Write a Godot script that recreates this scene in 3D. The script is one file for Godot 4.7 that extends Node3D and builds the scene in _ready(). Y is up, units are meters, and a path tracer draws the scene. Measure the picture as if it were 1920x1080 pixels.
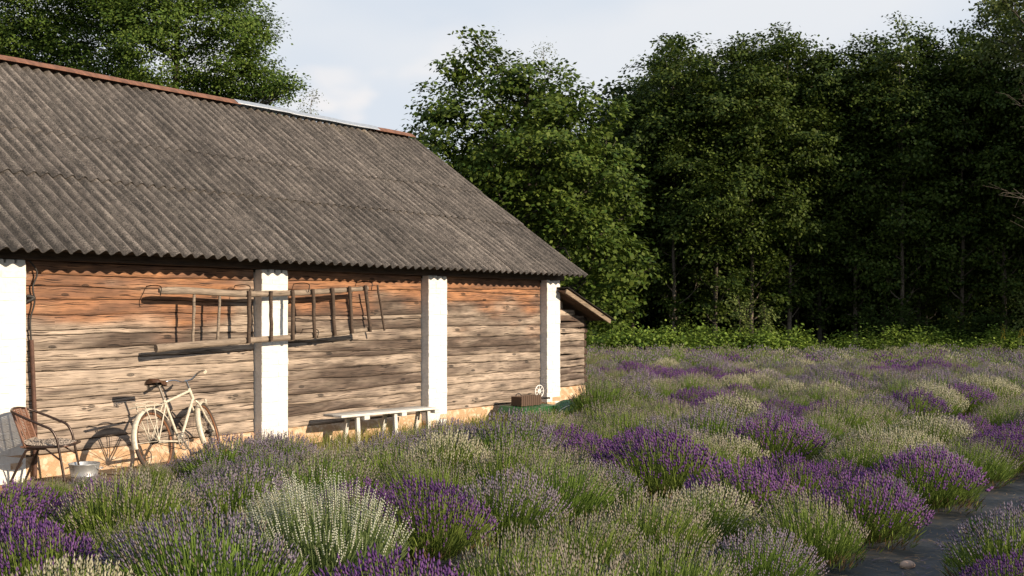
extends Node3D

# Barn frame: x runs along the long wall (away from the camera), z comes out of the wall, y is up.
const TURN := 0.9313
const WALL := 10.55
const FK := 0.7            # foliage materials carry this factor, vertex colours are divided by it
var along := Vector3(0.5967, 0, -0.8024)
var inward := Vector3(-0.8024, 0, -0.5967)
var rng := RandomNumberGenerator.new()
var noise := FastNoiseLite.new()
var used := {}
var M := {}


class Leafy:
	var v := PackedVector3Array()
	var n := PackedVector3Array()
	var c := PackedColorArray()
	var ix := PackedInt32Array()

	func four(a: Vector3, b: Vector3, d: Vector3, e: Vector3, nm: Vector3, col: Color) -> void:
		var k := v.size()
		v.push_back(a); v.push_back(b); v.push_back(d); v.push_back(e)
		n.push_back(nm); n.push_back(nm); n.push_back(nm); n.push_back(nm)
		c.push_back(col); c.push_back(col); c.push_back(col); c.push_back(col)
		ix.push_back(k); ix.push_back(k + 2); ix.push_back(k + 1)
		ix.push_back(k); ix.push_back(k + 3); ix.push_back(k + 2)

	func leaf(p: Vector3, dir: Vector3, side: Vector3, nm: Vector3, l: float, w: float, col: Color) -> void:
		var m := p + dir * l * 0.45
		four(p, m + side * w, p + dir * l, m - side * w, nm, col)

	func ribbon(a: Vector3, b: Vector3, side: Vector3, w0: float, w1: float, col: Color, col2: Color) -> void:
		var k := v.size()
		var nm := side.cross(b - a).normalized()
		v.push_back(a - side * w0); v.push_back(a + side * w0); v.push_back(b + side * w1); v.push_back(b - side * w1)
		n.push_back(nm); n.push_back(nm); n.push_back(nm); n.push_back(nm)
		c.push_back(col); c.push_back(col); c.push_back(col2); c.push_back(col2)
		ix.push_back(k); ix.push_back(k + 2); ix.push_back(k + 1)
		ix.push_back(k); ix.push_back(k + 3); ix.push_back(k + 2)

	func bud(a: Vector3, dir: Vector3, l: float, r: float, col: Color) -> void:   # three-sided double cone
		var s := dir.cross(Vector3(0.31, 0.2, 0.93)).normalized()
		var t := dir.cross(s)
		var k := v.size()
		v.push_back(a); n.push_back(-dir); c.push_back(col)
		var m := a + dir * l * 0.42
		for j in 3:
			var o := s * cos(j * TAU / 3.0) + t * sin(j * TAU / 3.0)
			v.push_back(m + o * r); n.push_back(o); c.push_back(col)
		v.push_back(a + dir * l); n.push_back(dir); c.push_back(col)
		for j in 3:
			var q := k + 1 + j
			var w := k + 1 + (j + 1) % 3
			ix.push_back(k); ix.push_back(q); ix.push_back(w)
			ix.push_back(k + 4); ix.push_back(w); ix.push_back(q)

	func mesh() -> ArrayMesh:
		var a := []
		a.resize(Mesh.ARRAY_MAX)
		a[Mesh.ARRAY_VERTEX] = v
		a[Mesh.ARRAY_NORMAL] = n
		a[Mesh.ARRAY_COLOR] = c
		a[Mesh.ARRAY_INDEX] = ix
		var m := ArrayMesh.new()
		m.add_surface_from_arrays(Mesh.PRIMITIVE_TRIANGLES, a)
		return m


# ------------------------------------------------------------------ naming
func numbered(called: String) -> String:
	var k: int = used.get(called, 0)
	used[called] = k + 1
	return called if k == 0 else "%s_%03d" % [called, k]


func tag(o: Node, label := "", category := "", group := "", kind := "") -> Node:
	if label: o.set_meta("label", label)
	if category: o.set_meta("category", category)
	if group: o.set_meta("group", group)
	if kind: o.set_meta("kind", kind)
	return o


func thing(called: String, label: String, category: String, at := Vector3.ZERO, turn := 0.0, group := "") -> Node3D:
	var o := Node3D.new()
	o.name = numbered(called)
	add_child(o)
	o.position = at
	o.rotation.y = turn
	tag(o, label, category, group)
	return o


func put(mesh: Mesh, called: String, mat: Material, parent: Node = null, at := Vector3.ZERO) -> MeshInstance3D:
	var o := MeshInstance3D.new()
	o.mesh = mesh
	if mat: o.material_override = mat
	o.name = numbered(called) if parent == null else called
	(self if parent == null else parent).add_child(o, true)
	o.position = at
	return o


func W(s: float, y: float, D: float) -> Vector3:
	return along * s + inward * D + Vector3(0, y, 0)


# ------------------------------------------------------------------ mesh helpers
func begin() -> SurfaceTool:
	var st := SurfaceTool.new()
	st.begin(Mesh.PRIMITIVE_TRIANGLES)
	st.set_color(Color.WHITE)
	return st


func done(st: SurfaceTool) -> ArrayMesh:
	st.generate_normals()
	return st.commit()


func tri(st: SurfaceTool, a: Vector3, b: Vector3, c: Vector3) -> void:   # counter-clockwise seen from outside
	st.add_vertex(a); st.add_vertex(c); st.add_vertex(b)


func face(st: SurfaceTool, a: Vector3, b: Vector3, c: Vector3, d: Vector3) -> void:
	tri(st, a, b, c); tri(st, a, c, d)


func box(st: SurfaceTool, c: Vector3, size: Vector3, basis := Basis(), bev := 0.004) -> void:
	# chamfered box, 44 triangles
	st.set_smooth_group(-1)
	var h := size * 0.5
	var b := minf(bev, minf(h.x, minf(h.y, h.z)) * 0.45)
	var P := {}
	for sx in [-1, 1]:
		for sy in [-1, 1]:
			for sz in [-1, 1]:
				var s := Vector3(sx, sy, sz)
				P[[s, 0]] = c + basis * Vector3(sx * h.x, sy * (h.y - b), sz * (h.z - b))
				P[[s, 1]] = c + basis * Vector3(sx * (h.x - b), sy * h.y, sz * (h.z - b))
				P[[s, 2]] = c + basis * Vector3(sx * (h.x - b), sy * (h.y - b), sz * h.z)
	for ax in 3:
		var u := (ax + 1) % 3
		var w := (ax + 2) % 3
		for sg in [-1, 1]:
			var q := []
			for k in [[-1, -1], [1, -1], [1, 1], [-1, 1]]:
				var s := Vector3.ZERO
				s[ax] = sg; s[u] = k[0]; s[w] = k[1]
				q.append(P[[s, ax]])
			if sg > 0: face(st, q[0], q[1], q[2], q[3])
			else: face(st, q[3], q[2], q[1], q[0])
		# edges parallel to axis ax
		for su in [-1, 1]:
			for sw in [-1, 1]:
				var s0 := Vector3.ZERO
				s0[ax] = -1; s0[u] = su; s0[w] = sw
				var s1 := s0
				s1[ax] = 1
				var a: Vector3 = P[[s0, u]]
				var b2: Vector3 = P[[s1, u]]
				var c2: Vector3 = P[[s1, w]]
				var d2: Vector3 = P[[s0, w]]
				if su * sw > 0: face(st, a, d2, c2, b2)
				else: face(st, a, b2, c2, d2)
	for sx in [-1, 1]:
		for sy in [-1, 1]:
			for sz in [-1, 1]:
				var s := Vector3(sx, sy, sz)
				if sx * sy * sz > 0: tri(st, P[[s, 0]], P[[s, 1]], P[[s, 2]])
				else: tri(st, P[[s, 0]], P[[s, 2]], P[[s, 1]])


func tube(st: SurfaceTool, pts: Array, rad, sides := 8, squash := 1.0, caps := true, closed := false) -> void:
	var n := pts.size()
	var rings := []
	var up := Vector3.UP
	var d0: Vector3 = (pts[1] - pts[0]).normalized()
	if absf(d0.dot(up)) > 0.9: up = Vector3(0, 0, 1)
	var side := d0.cross(up).normalized()
	for k in n:
		var a: Vector3 = pts[(k - 1 + n) % n] if (k > 0 or closed) else pts[k]
		var b: Vector3 = pts[(k + 1) % n] if (k < n - 1 or closed) else pts[k]
		var d := (b - a).normalized()
		side = (side - d * side.dot(d)).normalized()
		var o := side.cross(d)
		var r: float = rad[k] if rad is Array else rad
		var ring := []
		for j in sides:
			var an := TAU * j / sides
			ring.append(pts[k] + side * cos(an) * r * squash + o * sin(an) * r)
		rings.append(ring)
	st.set_smooth_group(0)
	var m := n if closed else n - 1
	for k in m:
		var r0: Array = rings[k]
		var r1: Array = rings[(k + 1) % n]
		for j in sides:
			var j2 := (j + 1) % sides
			face(st, r0[j], r1[j], r1[j2], r0[j2])
	if caps and not closed:
		st.set_smooth_group(1)
		for j in range(1, sides - 1):
			tri(st, rings[0][0], rings[0][j], rings[0][j + 1])
			tri(st, rings[n - 1][0], rings[n - 1][j + 1], rings[n - 1][j])


func rod(st: SurfaceTool, a: Vector3, b: Vector3, r: float, sides := 6) -> void:
	tube(st, [a, b], r, sides)


func lathe(st: SurfaceTool, prof: Array, sides := 24, at := Vector3.ZERO, basis := Basis()) -> void:
	st.set_smooth_group(0)
	for k in prof.size() - 1:
		var p: Vector2 = prof[k]
		var q: Vector2 = prof[k + 1]
		for j in sides:
			var a := TAU * j / sides
			var b := TAU * (j + 1) / sides
			var p0 := at + basis * Vector3(p.x * cos(a), p.y, p.x * sin(a))
			var p1 := at + basis * Vector3(p.x * cos(b), p.y, p.x * sin(b))
			var q0 := at + basis * Vector3(q.x * cos(a), q.y, q.x * sin(a))
			var q1 := at + basis * Vector3(q.x * cos(b), q.y, q.x * sin(b))
			if p.x > 1e-5: tri(st, p0, q1, p1)
			if q.x > 1e-5: tri(st, p0, q0, q1)


func smooth_path(pts: Array, per := 5) -> Array:
	var cv := Curve3D.new()
	for k in pts.size():
		var a: Vector3 = pts[maxi(k - 1, 0)]
		var b: Vector3 = pts[mini(k + 1, pts.size() - 1)]
		var t := (b - a) / 6.0
		cv.add_point(pts[k], -t, t)
	var r := []
	for k in pts.size() - 1:
		for j in per:
			r.append(cv.sample(k, j / float(per)))
	r.append(pts[-1])
	return r


# ------------------------------------------------------------------ textures and materials
func noise_bytes(w: int, h: int, freq: float, sd: int, oct := 4, tw := 0, th := 0) -> PackedByteArray:
	var f := FastNoiseLite.new()
	f.seed = sd
	f.noise_type = FastNoiseLite.TYPE_SIMPLEX_SMOOTH
	f.frequency = freq
	f.fractal_octaves = oct
	var im := f.get_seamless_image(w, h)
	im.convert(Image.FORMAT_L8)
	if tw: im.resize(tw, th, Image.INTERPOLATE_CUBIC)
	return im.get_data()


func tex(bytes: PackedByteArray, w: int, h: int, rgb := false) -> ImageTexture:
	return ImageTexture.create_from_image(Image.create_from_data(w, h, false, Image.FORMAT_RGB8 if rgb else Image.FORMAT_L8, bytes))


func lin(r: float, g: float, b: float) -> Color:
	return Color(r, g, b).linear_to_srgb()


func mat(called: String, col: Color, rough := 0.85, metal := 0.0) -> StandardMaterial3D:
	var m := StandardMaterial3D.new()
	m.resource_name = called
	m.albedo_color = col
	m.roughness = rough
	m.metallic = metal
	M[called] = m
	return m


func speckle(lo: float, hi: float, sd: int, fine := 0.25, coarse := 0.012, size := 512) -> ImageTexture:
	var a := noise_bytes(size, size, coarse, sd, 5)
	var b := noise_bytes(size, size, fine, sd + 1, 2)
	var o := PackedByteArray()
	o.resize(size * size)
	for k in size * size:
		o[k] = int(clampf(lerpf(lo, hi, (a[k] * 0.55 + b[k] * 0.45) / 255.0), 0, 1) * 255)
	return tex(o, size, size)


func make_materials() -> void:
	# weathered wood: long grain, checks and knots
	var w := 1024
	var h := 512
	var grain := noise_bytes(20, 512, 0.13, 11, 4, w, h)
	var fine := noise_bytes(40, 512, 0.45, 12, 2, w, h)
	var broad := noise_bytes(64, 64, 0.07, 13, 3, w, h)
	var warp := noise_bytes(96, 64, 0.05, 14, 2, w, h)
	var rift := noise_bytes(14, 256, 0.22, 15, 2, w, h)
	var alb := PackedByteArray()
	var hgt := PackedByteArray()
	alb.resize(w * h * 3)
	hgt.resize(w * h)
	for y in h:
		for x in w:
			var k := y * w + x
			var yy := (y + int((warp[k] - 128) * 0.06)) & 511
			var g := grain[yy * w + x] / 255.0
			var f := fine[yy * w + x] / 255.0
			var v := 0.52 + 0.40 * g + 0.26 * f + 0.22 * (broad[k] / 255.0 - 0.5)
			var crack := 0.0
			var rf: int = rift[yy * w + x]
			if rf < 66: crack = minf(1.0, (66 - rf) / 20.0)
			v *= 1.0 - 0.55 * crack
			v = clampf(v, 0.06, 1.0)
			alb[k * 3] = int(255 * v)
			alb[k * 3 + 1] = int(255 * v * (0.985 - 0.05 * crack))
			alb[k * 3 + 2] = int(255 * v * (0.97 - 0.08 * crack))
			hgt[k] = int(255 * clampf(0.35 + 0.3 * g + 0.25 * f - 0.45 * crack, 0, 1))
	rng.seed = 5
	for q in 7:   # knots
		var cx := rng.randi_range(60, w - 60)
		var cy := rng.randi_range(20, h - 20)
		var r := rng.randf_range(5, 12)
		for y in range(maxi(cy - 16, 0), mini(cy + 17, h)):
			for x in range(cx - 34, cx + 35):
				var d := sqrt(pow((x - cx) / 2.2, 2) + pow(y - cy, 2)) / r
				if d < 1.3:
					var k := y * w + x
					var m := 0.62 + 0.16 * sin(d * 14.0) if d < 1.0 else lerpf(0.75, 1.0, (d - 1.0) / 0.3)
					for j in 3: alb[k * 3 + j] = int(alb[k * 3 + j] * m)
	var m := mat("wood", Color.WHITE, 0.85)
	m.vertex_color_use_as_albedo = true
	m.albedo_texture = tex(alb, w, h, true)
	m.heightmap_enabled = true
	m.heightmap_texture = tex(hgt, w, h)
	m.heightmap_scale = 0.7
	# the same wood without UVs, for poles, beams and boards
	for q in [["pole_wood", lin(0.33, 0.27, 0.215)], ["rung_wood", lin(0.10, 0.068, 0.048)], ["beam_wood", lin(0.10, 0.065, 0.045)], ["log_wood", lin(0.075, 0.045, 0.03)], ["eave_board", lin(0.30, 0.235, 0.17)], ["roof_board", lin(0.17, 0.10, 0.065)]]:
		var p := mat(q[0], q[1], 0.85)
		p.uv1_triplanar = true
		p.uv1_scale = Vector3(0.6, 2.2, 1.0)
		p.albedo_texture = M.wood.albedo_texture
		p.heightmap_enabled = true
		p.heightmap_texture = M.wood.heightmap_texture
		p.heightmap_scale = 0.5
	# fibre cement: grey brown with lichen specks and run-off streaks
	var n := 1024
	var a := noise_bytes(n, n, 0.012, 21, 4)
	var b := noise_bytes(n, n, 0.11, 22, 3)
	var c := noise_bytes(n, n, 0.35, 23, 2)
	var sp := noise_bytes(n, n, 0.06, 24, 3)
	var st := noise_bytes(256, 24, 0.09, 25, 3, n, n)
	var ra := PackedByteArray()
	var rh := PackedByteArray()
	ra.resize(n * n * 3)
	rh.resize(n * n)
	for k in n * n:
		var v := 0.60 + 0.26 * (a[k] / 255.0 - 0.5) + 0.55 * (b[k] / 255.0 - 0.5) + 0.70 * (c[k] / 255.0 - 0.5) + 0.34 * (st[k] / 255.0 - 0.5)
		if sp[k] < 84: v *= 1.0 - 0.5 * minf(1.0, (84 - sp[k]) / 22.0)
		if sp[k] > 178: v = lerpf(v, 0.98, minf(1.0, (sp[k] - 178) / 26.0) * 0.6)
		v = clampf(v, 0.05, 1.0)
		ra[k * 3] = int(255 * v); ra[k * 3 + 1] = int(250 * v); ra[k * 3 + 2] = int(243 * v)
		rh[k] = int(clampf(0.5 * b[k] + 0.5 * c[k], 0, 255))
	m = mat("roofing", Color.WHITE, 0.95)
	m.vertex_color_use_as_albedo = true
	m.albedo_texture = tex(ra, n, n, true)
	m.heightmap_enabled = true
	m.heightmap_texture = tex(rh, n, n)
	m.heightmap_scale = 0.5
	# limewash on brick
	m = mat("limewash", lin(0.80, 0.775, 0.73), 0.9)
	m.albedo_texture = speckle(0.80, 1.05, 31, 0.2, 0.02)
	m.heightmap_enabled = true
	m.heightmap_texture = speckle(0.1, 0.9, 33, 0.15, 0.03)
	m.heightmap_scale = 0.6
	m.uv1_triplanar = true
	m.uv1_world_triplanar = true
	m.uv1_scale = Vector3(1.7, 1.7, 1.7)
	# peeling render on the plinth: bare ochre mortar with islands of cream limewash
	n = 512
	a = noise_bytes(n, n, 0.02, 41, 5)
	b = noise_bytes(n, n, 0.2, 42, 3)
	var pa := PackedByteArray()
	pa.resize(n * n * 3)
	for k in n * n:
		var f := (b[k] / 255.0 - 0.5) * 0.35
		var col := Color(0.68, 0.56, 0.44) * (1.0 + f) if a[k] < 160 else Color(0.80, 0.72, 0.63) * (1.0 + f * 0.4)
		pa[k * 3] = int(255 * clampf(col.r, 0, 1)); pa[k * 3 + 1] = int(255 * clampf(col.g, 0, 1)); pa[k * 3 + 2] = int(255 * clampf(col.b, 0, 1))
	m = mat("plinth", Color.WHITE, 0.95)
	m.albedo_texture = tex(pa, n, n, true)
	m.heightmap_enabled = true
	m.heightmap_texture = tex(a, n, n)
	m.heightmap_scale = 0.8
	m.uv1_triplanar = true
	m.uv1_world_triplanar = true
	m.uv1_scale = Vector3(0.8, 0.8, 0.8)
	# soil, dry and sandy
	m = mat("soil", lin(0.32, 0.225, 0.14), 1.0)
	m.albedo_texture = speckle(0.35, 1.1, 51, 0.3, 0.02)
	m.heightmap_enabled = true
	m.heightmap_texture = M.soil.albedo_texture
	m.heightmap_scale = 2.0
	m.uv1_triplanar = true
	m.uv1_world_triplanar = true
	m.uv1_scale = Vector3(0.9, 0.9, 0.9)
	m = mat("turf", lin(0.07, 0.085, 0.03), 1.0)
	m.albedo_texture = M.soil.albedo_texture
	m.uv1_triplanar = true
	m.uv1_world_triplanar = true
	m.uv1_scale = Vector3(0.35, 0.35, 0.35)
	# woven weed fabric, dark with dust
	n = 512
	a = noise_bytes(n, n, 0.012, 61, 5)
	b = noise_bytes(n, n, 0.3, 62, 2)
	pa = PackedByteArray()
	pa.resize(n * n * 3)
	for k in n * n:
		var v := 0.42 + 0.3 * (b[k] / 255.0 - 0.5) + (0.10 if ((k % n) / 3 + (k / n) / 3) % 2 == 0 else 0.0)
		var dust := clampf((a[k] - 150) / 60.0, 0, 1)
		var col := Color(v * 0.66, v * 0.70, v * 0.78).lerp(Color(0.52, 0.45, 0.36), dust * 0.8)
		if (k / n) % 128 < 2: col = col.lerp(Color(0.75, 0.76, 0.78), 0.4)
		pa[k * 3] = int(255 * clampf(col.r, 0, 1)); pa[k * 3 + 1] = int(255 * clampf(col.g, 0, 1)); pa[k * 3 + 2] = int(255 * clampf(col.b, 0, 1))
	m = mat("fabric", Color(0.55, 0.55, 0.55), 0.7)
	m.albedo_texture = tex(pa, n, n, true)
	# metals, paints
	m = mat("rust", lin(0.235, 0.108, 0.066), 0.85, 0.1)
	m.albedo_texture = speckle(0.5, 1.15, 71, 0.12, 0.02, 256)
	m.uv1_triplanar = true
	m.uv1_scale = Vector3(1.2, 1.2, 1.2)
	m = mat("pipe_rust", lin(0.13, 0.065, 0.045), 0.75, 0.1)
	m.albedo_texture = M.rust.albedo_texture
	m.uv1_triplanar = true
	m.uv1_scale = Vector3(2, 2, 2)
	m = mat("zinc", lin(0.62, 0.64, 0.66), 0.42, 0.7)
	m.albedo_texture = speckle(0.75, 1.05, 73, 0.05, 0.02, 256)
	m.uv1_triplanar = true
	m.uv1_scale = Vector3(2, 2, 2)
	m = mat("white_wood", lin(0.72, 0.70, 0.66), 0.75)
	m.albedo_texture = speckle(0.72, 1.06, 75, 0.08, 0.03, 256)
	m.uv1_triplanar = true
	m.uv1_scale = Vector3(1, 5, 5)
	m = mat("old_white_wood", lin(0.42, 0.40, 0.37), 0.8)
	m.albedo_texture = M.white_wood.albedo_texture
	m.uv1_triplanar = true
	m.uv1_scale = Vector3(1, 5, 5)
	m = mat("cream_paint", lin(0.66, 0.60, 0.48), 0.4)
	m.albedo_texture = speckle(0.70, 1.1, 77, 0.06, 0.03, 256)
	m.uv1_triplanar = true
	m.uv1_scale = Vector3(2, 2, 2)
	m.clearcoat_enabled = true
	m.clearcoat = 0.3
	mat("tyre", lin(0.055, 0.042, 0.034), 0.85)
	m = mat("rim_rust", lin(0.30, 0.135, 0.065), 0.55, 0.35)
	m.albedo_texture = M.rust.albedo_texture
	m.uv1_triplanar = true
	mat("chrome", lin(0.55, 0.55, 0.57), 0.22, 1.0)
	mat("steel_dull", lin(0.30, 0.27, 0.24), 0.5, 0.8)
	mat("black_metal", lin(0.025, 0.022, 0.02), 0.5, 0.5)
	m = mat("leather", lin(0.10, 0.045, 0.02), 0.42)
	m.albedo_texture = speckle(0.6, 1.15, 79, 0.1, 0.03, 256)
	m.uv1_triplanar = true
	m.uv1_scale = Vector3(3, 3, 3)
	mat("grip", lin(0.70, 0.62, 0.47), 0.5)
	mat("chair_tube", lin(0.042, 0.026, 0.021), 0.32, 0.4)
	m = mat("rattan", lin(0.24, 0.115, 0.07), 0.6)
	m.albedo_texture = speckle(0.6, 1.1, 81, 0.3, 0.05, 256)
	m.uv1_triplanar = true
	m.uv1_scale = Vector3(4, 4, 4)
	# cushion print: dark and pale blotches
	n = 256
	a = noise_bytes(n, n, 0.06, 83, 3)
	pa = PackedByteArray()
	pa.resize(n * n * 3)
	for k in n * n:
		var q := clampf((a[k] - 118) / 14.0, 0, 1)
		var col := Color(0.10, 0.08, 0.08).lerp(Color(0.74, 0.68, 0.62), q)
		pa[k * 3] = int(255 * col.r); pa[k * 3 + 1] = int(255 * col.g); pa[k * 3 + 2] = int(255 * col.b)
	m = mat("cushion", Color.WHITE, 0.95)
	m.albedo_texture = tex(pa, n, n, true)
	m.uv1_triplanar = true
	m.uv1_scale = Vector3(3.2, 3.2, 3.2)
	m = mat("green_paint", lin(0.028, 0.13, 0.05), 0.45)
	m.albedo_texture = speckle(0.7, 1.1, 85, 0.05, 0.03, 256)
	m.uv1_triplanar = true
	m.uv1_scale = Vector3(2, 2, 2)
	mat("red_paint", lin(0.28, 0.05, 0.03), 0.5)
	mat("crate_wood", lin(0.075, 0.045, 0.030), 0.85)
	mat("white_enamel", lin(0.75, 0.74, 0.71), 0.4)
	mat("cable", lin(0.02, 0.017, 0.015), 0.6)
	mat("brick", lin(0.34, 0.14, 0.08), 0.95)
	mat("stone", lin(0.38, 0.26, 0.20), 0.95)
	mat("stool_wood", lin(0.11, 0.055, 0.04), 0.8)
	mat("dark_inside", lin(0.03, 0.022, 0.017), 1.0)
	m = mat("bark", lin(0.10, 0.085, 0.065), 0.95)
	m.albedo_texture = speckle(0.4, 1.1, 91, 0.12, 0.03, 256)
	m.uv1_triplanar = true
	m.uv1_scale = Vector3(3, 1, 3)
	m = mat("pale_bark", lin(0.24, 0.195, 0.15), 0.95)
	m.albedo_texture = M.bark.albedo_texture
	m.uv1_triplanar = true
	m.uv1_scale = Vector3(3, 1, 3)
	for q in [["leaf", 0.6, 0.26, 0.28], ["herb", 0.8, 0.22, 0.22]]:
		m = mat(q[0], lin(FK, FK, FK), q[1])
		m.vertex_color_use_as_albedo = true
		m.metallic_specular = q[3]
		m.cull_mode = BaseMaterial3D.CULL_DISABLED
		m.backlight_enabled = true
		m.backlight = lin(q[2] * 2, q[2] * 2, q[2] * 2)


# ------------------------------------------------------------------ world
func make_camera_and_light() -> void:
	var cam := Camera3D.new()
	cam.name = "camera"
	add_child(cam)
	cam.position = Vector3(0, 1.7, 0)
	cam.projection = Camera3D.PROJECTION_FRUSTUM
	cam.near = 0.05
	cam.far = 600.0
	cam.size = 2.0 * 0.05 * 540.0 / 2090.0
	cam.frustum_offset = Vector2(0, 45.0 / 2090.0 * 0.05)
	cam.current = true
	var e := Environment.new()
	e.background_mode = Environment.BG_SKY
	e.tonemap_mode = Environment.TONE_MAPPER_LINEAR
	e.tonemap_exposure = 1.5
	e.sdfgi_enabled = true
	e.ssao_enabled = true
	e.ssil_enabled = true
	var sky := Sky.new()
	var pm := PanoramaSkyMaterial.new()
	var w := 2048
	var h := 1024
	var im := Image.create(w, h, false, Image.FORMAT_RGBF)
	im.fill(Color(0.10, 0.10, 0.07))
	var f := FastNoiseLite.new()
	f.seed = 4
	f.frequency = 1.0
	f.fractal_octaves = 5
	for y in h / 2 + 1:
		var el := (0.5 - y / float(h)) * PI
		var t := pow(clampf(el / (PI / 2), 0, 1), 0.55)
		var base := Color(0.565, 0.582, 0.607).lerp(Color(0.28, 0.375, 0.50), t * 0.95)
		var puff := clampf(1.0 - absf(el - 0.17) / 0.10, 0, 1)
		var veil := clampf(1.0 - absf(el - 0.27) / 0.25, 0, 1)
		for x in w:
			var az := (x / float(w) - 0.5) * TAU
			var d := Vector3(sin(az), tan(minf(el, 1.3)) * 2.2, -cos(az))
			var col := base
			var q := f.get_noise_3dv(d * 5.0 + Vector3(3.1, 0.35, 1.0))
			col = col.lerp(Color(0.655, 0.62, 0.60), clampf((q - 0.12) * 5.0, 0, 1) * puff * 0.8)
			if veil > 0.0:
				col = col.lerp(Color(0.60, 0.597, 0.60), clampf(f.get_noise_3dv(d * 1.6) * 2.2 + 0.35, 0, 1) * veil * 0.6)
			im.set_pixel(x, y, col)
	pm.panorama = ImageTexture.create_from_image(im)
	sky.sky_material = pm
	e.sky = sky
	var we := WorldEnvironment.new()
	we.name = "environment"
	we.environment = e
	add_child(we)
	var sun := DirectionalLight3D.new()
	sun.name = "sun"
	add_child(sun)
	var to_sun := (-inward + along * 0.10 + Vector3.UP * 0.38).normalized()
	sun.basis = Basis.looking_at(-to_sun)
	sun.light_color = Color(1.0, 0.915, 0.80)
	sun.light_energy = 1.6
	sun.light_angular_distance = 0.5
	sun.shadow_enabled = true


func make_ground() -> void:
	var st := begin()
	st.set_smooth_group(0)
	for i in 24:
		for j in 24:
			var x0 := -180.0 + i * 15.0
			var z0 := -260.0 + j * 15.0
			st.set_normal(Vector3.UP)
			face(st, Vector3(x0, 0, z0 + 15), Vector3(x0 + 15, 0, z0 + 15), Vector3(x0 + 15, 0, z0), Vector3(x0, 0, z0))
	tag(put(done(st), "ground", M.turf), "", "", "", "structure")
	# sandy strip along the barn wall
	st = begin()
	for i in 60:
		for j in 8:
			var q := []
			for k in [[0, 0], [1, 0], [1, 1], [0, 1]]:
				var s: float = -4.0 + (i + k[0]) * 0.4
				var dd: float = 9.0 + (j + k[1]) * 0.22
				q.append(W(s, 0.012 + 0.018 * noise.get_noise_2d(s * 90, dd * 90) + 0.012 * (1.0 if j + k[1] > 0 and j + k[1] < 8 else 0.0), dd))
			face(st, q[0], q[1], q[2], q[3])
	tag(put(done(st), "dirt_path", M.soil), "", "", "", "structure")
	# weed fabric between the planted rows, wrinkled
	st = begin()
	st.set_smooth_group(0)
	for i in 130:
		for j in 36:
			var q := []
			var uv := []
			for k in [[0, 0], [1, 0], [1, 1], [0, 1]]:
				var s: float = -1.0 + (i + k[0]) * 0.16
				var dd: float = -0.2 + (j + k[1]) * 0.16
				q.append(W(s, 0.018 + 0.014 * noise.get_noise_2d(s * 130, dd * 400) + 0.006 * noise.get_noise_2d(s * 700, dd * 500), dd))
				uv.append(Vector2(s, dd) * 1.1)
			for t in [0, 2, 1, 0, 3, 2]:
				st.set_uv(uv[t])
				st.add_vertex(q[t])
	tag(put(done(st), "weed_fabric", M.fabric), "", "", "", "structure")


# ------------------------------------------------------------------ barn
func wood_color(s: float, y: float, k: float, dark: float) -> Color:
	var n1 := noise.get_noise_3d(s * 36, y * 330, k * 11)
	var n2 := noise.get_noise_3d(s * 110, y * 1500, k * 50 + 400)
	var n3 := noise.get_noise_2d(s * 50 + 900, y * 130)
	var grey := Color(0.455, 0.378, 0.312).lerp(Color(0.10, 0.073, 0.058), clampf(0.40 + n1 * 1.0 + n2 * 0.9 + (fmod(k * 0.618, 1.0) - 0.5) * 0.75 + dark, 0, 1))
	var red := Color(0.41, 0.205, 0.105).lerp(Color(0.21, 0.11, 0.07), clampf(0.45 + n2 * 1.6 + n1, 0, 1))
	var t := smoothstep(1.55, 1.92, y + 0.55 * n3 + 0.15 * n1)
	return grey.lerp(red, t)


func edge(x: float, y: float, slope: float, sd: float, amp: float) -> float:
	return y + slope * x + amp * noise.get_noise_2d(x * 62, sd * 371.0) * 2.0 + amp * 0.45 * noise.get_noise_2d(x * 400, sd * 911.0)


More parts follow.
